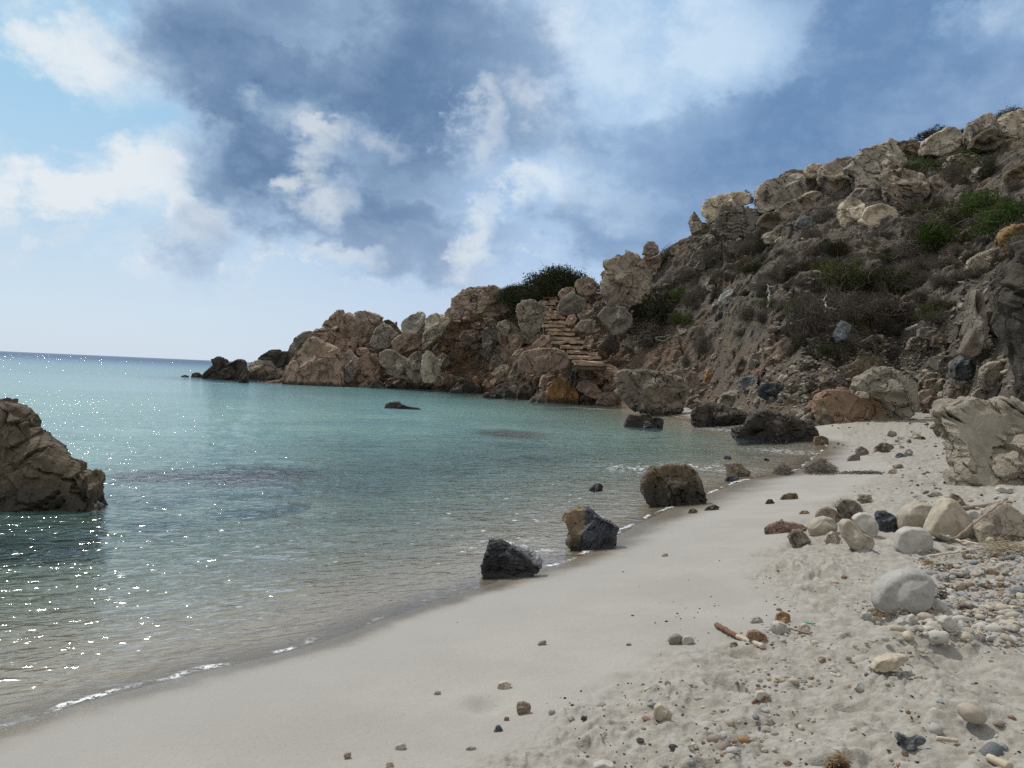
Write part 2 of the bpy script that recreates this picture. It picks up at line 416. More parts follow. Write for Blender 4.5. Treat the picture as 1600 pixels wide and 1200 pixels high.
def water_mat():
    mt, g = new_mat('sea_water')
    pos = g.n('ShaderNodeNewGeometry').outputs['Position']
    depth = g.attr('depth'); shore = g.attr('shore'); dist = g.attr('dist'); foam_z = g.attr('foam_zone')
    # ripples at three scales; the calm patch behind the point stays smoother
    p = g.v('MULTIPLY', pos, (1., 1., .0))
    wv = g.n('ShaderNodeVectorRotate', rotation_type='Z_AXIS', ins={'Vector': p, 'Angle': R(-25)}).outputs[0]
    q = g.v('MULTIPLY', wv, (.62, 1.25, 1.))
    a1 = g.noise(q, 1.3, 3, .5, .6); a2 = g.noise(q, 4.6, 2, .55, .5); a3 = g.noise(q, 13, 1, .5, .4)
    hgt = g.m('ADD', g.m('ADD', g.m('MULTIPLY', a1, .055), g.m('MULTIPLY', a2, .052)), g.m('MULTIPLY', a3, .018))
    calm = g.m('MULTIPLY', g.step(dist, 36, 48), g.step(dist, 66, 90, 1, 0))
    amp = g.m('MULTIPLY', g.m('SUBTRACT', 1.0, g.m('MULTIPLY', calm, .35)), g.step(depth, -.01, .10, .30, 1.0))
    far = g.step(dist, 90, 500)
    amp = g.m('MULTIPLY', amp, g.m('ADD', 1.0, g.m('MULTIPLY', far, 1.5)))
    bn = g.n('ShaderNodeBump', ins={'Height': g.m('MULTIPLY', hgt, amp), 'Strength': 1.0, 'Distance': 1.0})
    patch = g.noise(p, .16, 4, .55, .5)
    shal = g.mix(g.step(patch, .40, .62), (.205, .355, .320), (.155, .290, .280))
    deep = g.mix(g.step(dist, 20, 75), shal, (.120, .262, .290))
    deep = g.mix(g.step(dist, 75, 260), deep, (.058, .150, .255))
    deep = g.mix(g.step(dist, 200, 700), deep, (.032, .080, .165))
    op = g.step(depth, .14, 1.05, 0.0, .92)
    op = g.m('MULTIPLY', op, g.m('SUBTRACT', 1.0, g.m('MULTIPLY', g.step(g.noise(q, .9, 3, .5), .5, .64), g.step(dist, 14, 40, .22, 0.))))
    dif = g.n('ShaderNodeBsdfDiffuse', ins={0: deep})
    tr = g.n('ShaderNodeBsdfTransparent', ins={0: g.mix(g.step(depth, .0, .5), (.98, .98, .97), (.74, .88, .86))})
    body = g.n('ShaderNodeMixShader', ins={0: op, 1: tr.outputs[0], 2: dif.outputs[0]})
    fr = g.n('ShaderNodeFresnel', ins={'IOR': 1.33, 'Normal': bn.outputs[0]})
    gl = g.n('ShaderNodeBsdfGlossy', ins={0: (1, 1, 1), 'Roughness': .09, 'Normal': bn.outputs[0]})
    srf = g.n('ShaderNodeMixShader', ins={0: g.m('MINIMUM', fr.outputs[0], g.step(dist, 60, 400, .62, .30)), 1: body.outputs[0], 2: gl.outputs[0]})
    # foam: a broken lace along the swash line and flecks off it
    fn = g.noise(pos, 2.2, 4, .6); f2 = g.noise(pos, 30, 3, .7)
    line = g.m('MULTIPLY', g.step(g.m('ABSOLUTE', g.m('ADD', shore, g.m('ADD', .045, g.m('MULTIPLY', g.m('SUBTRACT', fn, .5), .32)))), .008, .042, 1, 0), g.step(g.noise(pos, 1.3, 4, .65), .46, .56))
    line = g.m('MULTIPLY', line, g.step(f2, .42, .52))
    fl = g.vor(g.v('MULTIPLY', wv, (1., 1.7, 1.)), 3.4, 'F1', 'Distance')
    flc = g.n('ShaderNodeSeparateColor', ins={0: g.vor(g.v('MULTIPLY', wv, (1., 1.7, 1.)), 3.4, 'F1', 'Color')}).outputs[0]
    fleck = g.m('MULTIPLY', g.step(fl, g.m('MULTIPLY', flc, .07), g.m('ADD', .05, g.m('MULTIPLY', flc, .10)), 1, 0), g.step(flc, .45, .5))
    fleck = g.m('MULTIPLY', fleck, g.step(f2, .36, .50))
    zone = g.m('MULTIPLY', g.step(shore, -4.2, -1.4), g.step(shore, -.02, -.12))
    foam = g.m('MAXIMUM', line, g.m('MULTIPLY', fleck, zone), clamp=True)
    foam = g.m('MAXIMUM', foam, g.m('MULTIPLY', foam_z, g.step(g.noise(pos, 6, 4, .7), .52, .60)))
    fd = g.n('ShaderNodeBsdfDiffuse', ins={0: (.86, .88, .90)})
    out = g.n('ShaderNodeMixShader', ins={0: g.m('MULTIPLY', foam, .9), 1: srf.outputs[0], 2: fd.outputs[0]})
    g.n('ShaderNodeOutputMaterial', ins={0: out.outputs[0]})
    return mt

def split_mat(name, c_a, c_b, c_lit_top, edge):
    """a broken stone: weathered crust on one side, fresh dark break on the other"""
    mt, g = new_mat(name)
    p = g.n('ShaderNodeTexCoord').outputs['Object']
    s = g.n('ShaderNodeSeparateXYZ', ins={0: p})
    a = g.noise(p, 9, 6, .65); b = g.noise(p, 38, 5, .7)
    e = g.m('ADD', g.m('ADD', s.outputs[0], g.m('MULTIPLY', s.outputs[2], -.15)), g.m('MULTIPLY', g.m('SUBTRACT', a, .5), .12))
    f = g.step(e, edge - .02, edge + .02)
    ca_ = g.mix(g.step(a, .35, .65), c_a, tuple(q * .62 for q in c_a))
    cb_ = g.mix(g.step(b, .40, .66), c_b, tuple(q * 2.6 for q in c_b))
    col = g.mix(f, ca_, cb_)
    z = g.n('ShaderNodeSeparateXYZ', ins={0: g.n('ShaderNodeNewGeometry').outputs['Position']}).outputs[2]
    wl = g.step(g.m('ADD', z, g.m('MULTIPLY', g.m('SUBTRACT', a, .5), .15)), .05, .16, 1, 0)
    if c_lit_top:
        t = g.m('ADD', g.m('ADD', g.m('MULTIPLY', s.outputs[0], .8), s.outputs[2]), g.m('MULTIPLY', g.m('SUBTRACT', a, .5), .15))
        col = g.mix(g.m('MULTIPLY', g.step(t, .31, .36), g.step(b, .35, .6, .55, 1.0)), col, c_lit_top)  # paler broken top: its sunlit tone is put into the colour
    col = g.mix(g.m('MULTIPLY', wl, .75), col, (.022, .021, .019))
    finish(g, col, g.m('SUBTRACT', .85, g.m('MULTIPLY', f, .42)), g.m('ADD', a, g.m('MULTIPLY', b, .5)), 1.0, .035, .45)
    return mt
SPECIAL = {}
def special(k):
    if k not in SPECIAL:
        if k == 'two': SPECIAL[k] = split_mat('broken_rock', (.25, .185, .12), (.030, .033, .041), None, -.11)
        if k == 'char': SPECIAL[k] = split_mat('charcoal_rock', (.040, .041, .045), (.030, .031, .035), (.36, .36, .38), -.05)
    return SPECIAL[k]
# ------------------------------------------------------------------ beach, sea bed, sea
def gz(px, py, z=0.0):
    d = ray(px, py); k = (z - CAM_Z) / d.z
    return (d.x * k, d.y * k)
SH_PX = [(-700, 1420), (-300, 1250), (0, 1140), (100, 1108), (200, 1080), (330, 1046), (450, 1020), (530, 995), (600, 968), (700, 934), (760, 914),
         (850, 890), (930, 862), (990, 822), (1060, 789), (1120, 768), (1165, 748), (1250, 738), (1262, 722), (1290, 703), (1296, 692)]
LAND = [gz(*q) for q in SH_PX] + [P(1200, 640, 27)[:2], P(1120, 640, 32)[:2], P(1060, 640, 38.5)[:2], P(1000, 640, 44)[:2], P(900, 640, 48)[:2],
        P(850, 640, 51)[:2], P(800, 620, 59)[:2], P(750, 600, 66)[:2], P(650, 600, 71)[:2], P(560, 600, 70)[:2], P(480, 600, 69)[:2], P(390, 600, 66)[:2],
        P(385, 600, 74)[:2], P(560, 600, 95)[:2], P(900, 600, 130)[:2], (60, 200), (200, 200), (200, -60), (-12, -60), (-14, -8)]
LAND = [tuple(q)[:2] for q in LAND]
LAND = [(q[0], q[1] + (6.5 if i < 28 else 4.5 if i < 31 else 7)) if 23 <= i <= 32 else q for i, q in enumerate(LAND)]
for _ in range(2):      # round the corners of the traced line
    L2 = []
    for i, q in enumerate(LAND):
        w = LAND[(i + 1) % len(LAND)]
        L2 += [(q[0] * .75 + w[0] * .25, q[1] * .75 + w[1] * .25), (q[0] * .25 + w[0] * .75, q[1] * .25 + w[1] * .75)]
    LAND = L2
LAND = np.array(LAND)
def shore_dist(x, y):
    x = np.asarray(x, float); y = np.asarray(y, float)
    best = np.full(x.shape, 1e9); inside = np.zeros(x.shape, bool)
    n = len(LAND)
    for i in range(n):
        ax, ay = LAND[i]; bx, by = LAND[(i + 1) % n]
        dx, dy = bx - ax, by - ay
        t = np.clip(((x - ax) * dx + (y - ay) * dy) / (dx * dx + dy * dy), 0, 1)
        best = np.minimum(best, (x - ax - t * dx) ** 2 + (y - ay - t * dy) ** 2)
        c = ((ay > y) != (by > y)) & (x < (bx - ax) * (y - ay) / (by - ay + 1e-12) + ax)
        inside ^= c
    return np.where(inside, 1, -1) * np.sqrt(best)
def base_z(s):
    up = np.where(s < 4, .125 * s, .5 + .085 * (s - 4)); up = np.minimum(up, 1.1)
    k = -s
    dn = np.where(k < 2.5, .12 * k, .3 + .07 * (k - 2.5)); dn = np.minimum(dn, 2.2)
    return np.where(s >= 0, up, -dn)
# line where the combed sand gives way to trampled sand and shingle
def gland(px, py):
    x, y = gz(px, py)
    for _ in range(8):
        z = float(base_z(shore_dist(np.array([x]), np.array([y])))[0]); x, y = gz(px, py, z)
    return (x, y)
RUB = np.array([gland(*q) for q in [(600, 1330), (700, 1240), (830, 1170), (900, 1080), (1020, 1055), (1100, 1000), (1170, 945), (1190, 880), (1215, 835), (1270, 800), (1330, 760), (1400, 735), (1330, 700), (1320, 690)]])
def rub_dist(x, y):
    best = np.full(np.shape(x), 1e9); sg = np.zeros(np.shape(x))
    for i in range(len(RUB) - 1):
        ax, ay = RUB[i]; bx, by = RUB[i + 1]; dx, dy = bx - ax, by - ay
        t = np.clip(((x - ax) * dx + (y - ay) * dy) / (dx * dx + dy * dy), 0, 1)
        d2 = (x - ax - t * dx) ** 2 + (y - ay - t * dy) ** 2
        side = (x - ax) * dy - (y - ay) * dx
        sg = np.where(d2 < best, np.sign(side), sg); best = np.minimum(best, d2)
    return sg * np.sqrt(best)
LUMPS = []   # (x, y, radius, height, roughness)
for (px, py, r, h, q) in [(1262, 900, .30, .07, 1), (1225, 890, .22, .045, 1), (1285, 880, .16, .05, 1), (760, 1098, .10, -.05, 0), (788, 1108, .055, -.03, 0), (735, 1088, .07, .012, 0),
                       (895, 1118, .13, .03, 1), (880, 1152, .14, .025, 1), (960, 1150, .15, .03, 1), (1400, 1010, .28, .06, 0), (1480, 1000, .25, .07, .5),
                       (1520, 1040, .22, -.06, 0), (1390, 1070, .24, .05, 1), (1130, 1160, .2, .04, 1), (1250, 1130, .2, -.03, 0), (1340, 1150, .22, .04, .6),
                       (1470, 1110, .25, .05, .4), (1560, 1090, .2, -.05, 0), (810, 1190, .12, .03, 1), (1050, 1085, .12, .03, 1), (1350, 870, .3, .05, .6), (1290, 940, .2, .03, .6),
                       (1450, 770, .5, .07, .7), (1380, 730, .5, .06, .8), (1420, 690, .8, .1, .8), (1530, 830, .4, .06, .5), (1560, 900, .4, .05, .3)]:
    x, y = gland(px, py); LUMPS.append((x, y, r, h, q))
def beach(x, y, full=True):
    s = shore_dist(x, y)
    z = base_z(s)
    p = v3(x, y)
    rb = sm(rub_dist(x, y) + .35 * fbm(p * .9, 5, 3), -.12, .30) * (s > -.5)
    if full:
        y_ = np.hypot(x, y)
        fine = 1 - sm(y_, 14, 30)
        z = z + .012 * fbm(p * .9, 3, 3) * sm(s, .3, 2)
        lum = fbm(p * 2.3, 11, 4); med = fbm(p * 6.5, 12, 4); sml = fbm(p * 22, 13, 3)
        z = z + rb * (.045 * lum + .030 * np.maximum(med, -.35) + fine * .010 * sml)
        dent = pn(p * 3.4 + 9, 21)
        z = z - rb * .05 * sm(dent, .28, .5)
        z = z + sm(s, .05, .6) * (1 - rb) * .0012 * fbm(p * 30, 15, 2) * fine
        z = z + (1 - sm(s, -6, -1.5)) * .12 * fbm(p * .5, 16, 3)
        rr = .5 + .8 * np.abs(fbm(p * 16, 18, 3))
        for (lx, ly, r, h, q) in LUMPS:
            k = np.exp(-((x - lx) ** 2 + (y - ly) ** 2) / (r * r))
            z = z + h * k * (1 + q * (rr - 1) * 1.2)
    return z, s, rb

az_f = np.concatenate([np.linspace(R(-100), R(-37), 60, endpoint=False), np.linspace(R(-37), R(42), 880), np.linspace(R(42), R(100), 60)[1:]])
inv = 1 / np.linspace(1 / 1.55, 1 / 12., 520)
ds = np.concatenate([np.linspace(.25, 1.55, 24, endpoint=False), inv, np.geomspace(12, 75, 170)[1:], np.geomspace(75, 7000, 40)[1:]])
AA, DD = np.meshgrid(az_f, ds); X = (np.sin(AA) * DD).ravel(); Y = (np.cos(AA) * DD).ravel()
Z, S, RBL = beach(X, Y)
ZG = Z.reshape(len(ds), len(az_f))
def beach_z(x, y):
    """height of the finished sand, read off its grid"""
    x = np.atleast_1d(np.asarray(x, float)); y = np.atleast_1d(np.asarray(y, float))
    a = np.arctan2(x, y); d = np.hypot(x, y)
    i = np.clip(np.searchsorted(ds, d) - 1, 0, len(ds) - 2); j = np.clip(np.searchsorted(az_f, a) - 1, 0, len(az_f) - 2)
    ti = np.clip((d - ds[i]) / (ds[i + 1] - ds[i]), 0, 1); tj = np.clip((a - az_f[j]) / (az_f[j + 1] - az_f[j]), 0, 1)
    return (ZG[i, j] * (1 - tj) + ZG[i, j + 1] * tj) * (1 - ti) + (ZG[i + 1, j] * (1 - tj) + ZG[i + 1, j + 1] * tj) * ti
me = mesh_np('beach_mesh', np.stack([X, Y, Z], -1), grid_faces(len(ds), len(az_f)))
add_attr(me, 'shore', S); add_attr(me, 'rubble', RBL)
o_beach = link('beach', me, sand_mat()); tag(o_beach, kind='structure')

az_w = np.concatenate([np.linspace(R(-110), R(-40), 40, endpoint=False), np.linspace(R(-40), R(44), 620), np.linspace(R(44), R(100), 30)[1:]])
dw = np.concatenate([np.linspace(.3, 2.5, 12, endpoint=False), 1 / np.linspace(1 / 2.5, 1 / 30., 420), np.geomspace(30, 90, 90)[1:], np.geomspace(90, 9000, 60)[1:]])
AA, DD = np.meshgrid(az_w, dw); X = (np.sin(AA) * DD).ravel(); Y = (np.cos(AA) * DD).ravel()
S = shore_dist(X, Y); dep = -base_z(S)
p = v3(X * .8, Y * 1.1)
amp = sm(-S, .05, 1.2) * (1 - sm(np.hypot(X, Y), 25, 45))
Zw = amp * (.016 * fbm(p * 1.5, 41, 3) + .006 * fbm(p * 5, 42, 2))
me = mesh_np('sea_mesh', np.stack([X, Y, Zw], -1), grid_faces(len(dw), len(az_w)))
for (px, py, rx, ry) in [(398, 742, .85, 1.1), (240, 745, .6, .7), (800, 678, 1.0, 1.5)]:     # rocks that come up close under the surface
    fx, fy = gz(px, py); dep = dep * (1 - .80 * np.exp(-(((X - fx) / rx) ** 2 + ((Y - fy) / ry) ** 2) ** 1.5))
add_attr(me, 'shore', S); add_attr(me, 'depth', dep); add_attr(me, 'dist', np.hypot(X, Y))
# small breaking patches by the rocks
fz = np.zeros(len(X))
for (px, py, r) in [(1225, 705, .9), (1140, 672, 1.0), (1255, 707, .8), (1105, 730, .8), (1000, 733, .7), (800, 858, .35), (795, 848, .25), (545, 606, .9), (930, 639, .9), (340, 599, .9)]:
    fx, fy = gz(px, py)
    fz = np.maximum(fz, np.exp(-(((X - fx) / r) ** 2 + ((Y - fy) / (r * .8)) ** 2)) * .9)
add_attr(me, 'foam_zone', fz)
o_sea = link('sea', me, water_mat()); tag(o_sea, kind='structure')

# ------------------------------------------------------------------ hillside and headland: lofted through foot, bench, crest and back
foot = [(380, 66), (480, 69), (560, 70), (650, 71), (750, 68), (800, 62), (850, 54), (900, 51), (1000, 48), (1060, 45), (1120, 39), (1200, 28), (1300, 28.5), (1400, 34), (1500, 30), (1560, 26), (1600, 23), (1700, 19), (1900, 15), (2300, 13)]
midc = [(380, 607, 67), (480, 600, 71), (560, 590, 72), (650, 572, 73), (750, 562, 69), (800, 568, 62), (850, 573, 57), (900, 571, 54), (950, 560, 53), (1000, 562, 52.5), (1100, 548, 48.5), (1200, 530, 38), (1250, 520, 36), (1300, 512, 36.5), (1400, 500, 39), (1500, 480, 35), (1560, 458, 33), (1600, 440, 31), (1700, 405, 28), (1900, 350, 24), (2300, 300, 21)]
cres = [(380, 597, 70), (450, 585, 73), (480, 560, 74), (550, 528, 75), (620, 514, 76), (660, 506, 75), (700, 486, 73), (740, 468, 72), (780, 456, 71), (850, 455, 67), (900, 450, 64), (930, 452, 63), (1000, 418, 62), (1050, 378, 61), (1080, 362, 60), (1100, 350, 60), (1170, 336, 60), (1250, 305, 60), (1320, 277, 60), (1400, 248, 60), (1480, 222, 60), (1550, 212, 60), (1600, 196, 60), (1800, 130, 56), (2300, 60, 48)]
pxs = np.concatenate([np.linspace(380, 1660, 800), np.linspace(1660, 2300, 120)[1:]])
fo = np.interp(pxs, *zip(*foot)); mi = [np.interp(pxs, [q[0] for q in midc], [q[k] for q in midc]) for k in (1, 2)]
cr = [np.interp(pxs, [q[0] for q in cres], [q[k] for q in cres]) for k in (1, 2)]
Fp = np.array([tuple(P(px, 640, d)) for px, d in zip(pxs, fo)])
fz_, fs_, _ = beach(Fp[:, 0], Fp[:, 1], False)
Fp[:, 2] = np.minimum(fz_, .8) - .35 - .5 * (1 - sm(pxs, 430, 560))
Mp = np.array([tuple(P(px, y, d)) for px, y, d in zip(pxs, *mi)])
Cp = np.array([tuple(P(px, y, d)) for px, y, d in zip(pxs, *cr)])
outw = Cp.copy(); outw[:, 2] = 0; outw /= np.linalg.norm(outw, axis=1)[:, None]
hl = sm(pxs, 700, 1000)
B1 = Cp + outw * 9; B1[:, 2] = Cp[:, 2] - 1.2 + hl * .6 - (1 - hl) * np.minimum(2.5, Cp[:, 2] * .5)
B2 = Cp + outw * (22 + 60 * hl)[:, None]; B2[:, 2] = -1.5 * (1 - hl) + hl * (Cp[:, 2] + 2.5 * sm(pxs, 1100, 1500) - 3)
rows = []
NV = [(Fp, Mp, 110), (Mp, Cp, 190), (Cp, B1, 24), (B1, B2, 20)]
for k, (a, b, n) in enumerate(NV):
    for i in range(n + (1 if k == 3 else 0)):
        t = i / n; rows.append(a + (b - a) * t)
H = np.array(rows)
# soften the corner lines of the loft
for _ in range(6):
    H[1:-1] = H[1:-1] * .5 + (H[:-2] + H[2:]) * .25
H[:, 1:-1] = H[:, 1:-1] * .5 + (H[:, :-2] + H[:, 2:]) * .25
nr, nc = H.shape[:2]
HV = H.reshape(-1, 3)
tt = np.repeat(np.clip(np.arange(nr) / 300., 0, 1), nc)
ampl = np.minimum(1., tt * 3.5)
tipf = sm(np.tile(pxs, nr), 400, 560); ampl = ampl * (.15 + .85 * tipf)
dirv = np.array([-.15, -.65, .75]); dirv /= np.linalg.norm(dirv)
PXG = np.tile(pxs, nr)
big = fbm(HV * .16, 61, 4); med = ridged(HV * .55, 62, 3); sml = fbm(HV * 1.9, 63, 4); cel = np.abs(fbm(HV * 1.1, 64, 3))
steep = sm(PXG, 1230, 1330) * (1 - sm(PXG, 1560, 1640)) * sm(tt, .02, .12) * (1 - sm(tt, .30, .42))
gully = fbm(np.stack([HV[:, 0] * .5, HV[:, 1] * .12, HV[:, 2] * .2], -1), 66, 3)
HW = HV + .6 * np.stack([pn(HV * .5, 71), pn(HV * .5 + 7, 72), pn(HV * .5 + 13, 73)], -1)
wo1, wt1, we1 = worley(HW * np.array([.42, .42, .6]), 74); wo2, wt2, we2 = worley(HW * 1.5, 75)
rocky = sm(fbm(HV * .12, 76, 3), -.15, .25)
dsp = ampl * (.75 * big + .25 * (med - .3) + .18 * sml + .22 * gully * (PXG > 950) + rocky * (.7 * wo1 + .8 * wt1 - .35 * (1 - sm(we1, 0, .12))) + .14 * wo2 + .22 * wt2) + steep * .25
stair = np.exp(-((PXG - (860 + tt * 20)) / 45.) ** 2)
dsp = dsp * (1 - .85 * stair) * (.45 + .55 * sm(PXG, 930, 1130)) - .35 * (PXG < 1130)
HV2 = HV + dirv * dsp[:, None]
SINK = 1.1 * (1 - sm(PXG, 930, 1010)) * (1 - stair) * sm(tt, .0, .12) * (1 - sm(tt, .72, .92))
HV3 = HV2 - dirv * SINK[:, None]      # hollows stay open between the boulders of the headland
me = mesh_np('hillside_mesh', HV3, grid_faces(nr, nc))
o_hill = link('hillside', me, hill_mat()); tag(o_hill, kind='structure')
hf = grid_faces(nr, nc)
BVH = BVHTree.FromPolygons([tuple(v) for v in HV2], [tuple(f) for f in hf])

BVH2 = BVHTree.FromPolygons([tuple(v) for v in HV3], [tuple(f) for f in hf])
def hit(px, py, water=True):
    """where the picture ray through (px, py) meets hill, beach or water: point, what"""
    d = ray(px, py); o = Vector((0, 0, CAM_Z)); best = None
    h = BVH.ray_cast(o, d.normalized())
    if h[0] is not None: best = (h[0].copy(), 'hill')
    if d.z < 0:
        x, y = gz(px, py)
        for _ in range(10):
            z = float(beach_z(x, y)[0])
            if z < 0: break
            x, y = gz(px, py, z)
        z = float(beach_z(x, y)[0])
        w = 'beach'
        if z < 0:
            x, y = gz(px, py); z = 0.0; w = 'water'
        if best is None or y < best[0].y: best = (Vector((x, y, z)), w)
    return best
# ------------------------------------------------------------------ rocks: own outline, own depth
RG = {'f': (0, 0, 1), 'r1': (280, 400, 4), 'r2': (640, 380, 4.4444), 'r3': (920, 350, 4), 'r4': (1050, 150, 2.909), 'r5': (1250, 400, 4), 'r6': (950, 560, 3.3333),
      'r7': (0, 520, 3.2), 'r8': (700, 700, 3.5556), 'rA': (1150, 720, 3.5556), 'rB': (1000, 900, 2.6667), 'rC': (500, 950, 2.6667), 'rD': (1380, 560, 5.4545), 'rE': (1050, 300, 5.3333)}
def conv(reg, s):
    x0, y0, k = RG[reg]
    return [(x0 + float(a) / k, y0 + float(b) / k) for a, b in (q.split(',') for q in s.split())]

def shape_rock(Rth, hw, T, sub, seed, facets=10, blocky=.75, rough=1.0, smooth=False, strata=0.0, lit=.4):
    """star-shaped body: silhouette radius Rth(theta) in x-z, half depth T in y"""
    rng = np.random.RandomState(seed)
    V, Fc = ico(sub)
    rho = np.hypot(V[:, 0], V[:, 2]); th = np.arctan2(V[:, 2], V[:, 0])
    rs = np.maximum(rho, 1e-6) ** blocky
    Rt0, Rt1 = Rth(th); Rt = Rt0 + (Rt1 - Rt0) * sm(rho, .45, .98)
    # inner rings forget the outline's corners
    Rm = hw
    rr = Rt * rs
    Q = np.stack([np.cos(th) * rr, np.sign(V[:, 1]) * np.abs(V[:, 1]) ** .85 * T, np.sin(th) * rr], -1)
    N = Q / np.array([hw, T, hw])
    if not smooth:
        if lit > 0:
            n = np.array([-.45, -.5, .74]) + rng.normal(size=3) * .16; n /= np.linalg.norm(n); d = N @ n - lit
            N = N - np.where(d > 0, d, 0)[:, None] * n
        for _ in range(facets):
            n = rng.normal(size=3); n[1] = -abs(n[1]) - .25 if rng.rand() < .75 else abs(n[1]) + .3
            n /= np.linalg.norm(n); c = rng.uniform(.38, .72)
            d = N @ n - c
            N = N - np.where(d > 0, d, 0)[:, None] * n
        keep = (1 - sm(rho, .88, .985))[:, None]
        Q = Q * (1 - keep) + (N * np.array([hw, T, hw])) * keep
    S = min(hw, T * 1.4)
    fn = np.cross(Q[Fc[:, 1]] - Q[Fc[:, 0]], Q[Fc[:, 2]] - Q[Fc[:, 0]])
    nrm = np.zeros_like(Q)
    for k in range(3): np.add.at(nrm, Fc[:, k], fn)
    nrm /= np.linalg.norm(nrm, axis=1)[:, None] + 1e-12
    out_ = Q / (np.linalg.norm(Q, axis=1)[:, None] + 1e-9)
    bad = (nrm * out_).sum(1) < .05
    nrm[bad] = out_[bad]
    o = rng.uniform(-50, 50, 3)
    if smooth:
        for _ in range(6):
            n = rng.normal(size=3); n[1] = -abs(n[1]) - .2; n /= np.linalg.norm(n); c = rng.uniform(.62, .86); dd_ = N @ n - c
            N = N - (sm(dd_, -.06, .06) * np.maximum(dd_, 0))[:, None] * n * .75
        keep = (1 - sm(rho, .70, .98))[:, None]
        Q = Q * (1 - keep) + (N * np.array([hw, T, hw])) * keep
        d = .05 * fbm(Q / S * .8 + o, seed, 3) + .010 * fbm(Q / S * 4 + o, seed + 3, 3)
    else:
        A_ = rng.normal(size=(3, 3)); A_, _r = np.linalg.qr(A_)
        qs = (Q / S) @ A_.T * np.array([1., 1.25, .8])
        wv = qs + .16 * np.stack([pn(qs * 2 + o, 3), pn(qs * 2 + o + 9, 4), pn(qs * 2 + o + 18, 5)], -1)
        of1, ti1, e1 = worley(wv * 1.35 + o, seed); of2, ti2, e2 = worley(wv * 3.6 + o, seed + 1)
        d = .05 * fbm(qs * 1.0 + o, seed, 3) + .060 * of1 + .12 * ti1 + .026 * of2 + .055 * ti2 + .012 * fbm(qs * 7 + o, seed + 9, 4)
        msk = pn(qs * .8 + o, seed + 22)
        d = d - .10 * (1 - sm(e1, .0, .05)) * (msk > -.1) - .018 * (1 - sm(e2, .0, .10)) * (msk > .0)
        if sub >= 5:
            of3, ti3, e3 = worley(wv * 9. + o, seed + 2); d = d + .006 * of3 + .010 * ti3
        if strata:
            k = rng.normal(size=3) * .3 + np.array([.25, -.1, 1.]); k /= np.linalg.norm(k)
            w = (Q @ k) / S * 5.5 + 1.2 * fbm(Q / S * .9 + o, seed + 30, 3)
            saw = np.abs((w % 1) - .5) * 2
            d = d + strata * .075 * (sm(saw, .1, .6) - .6)
    Q = Q + nrm * (d * S * rough)[:, None]
    return Q, Fc

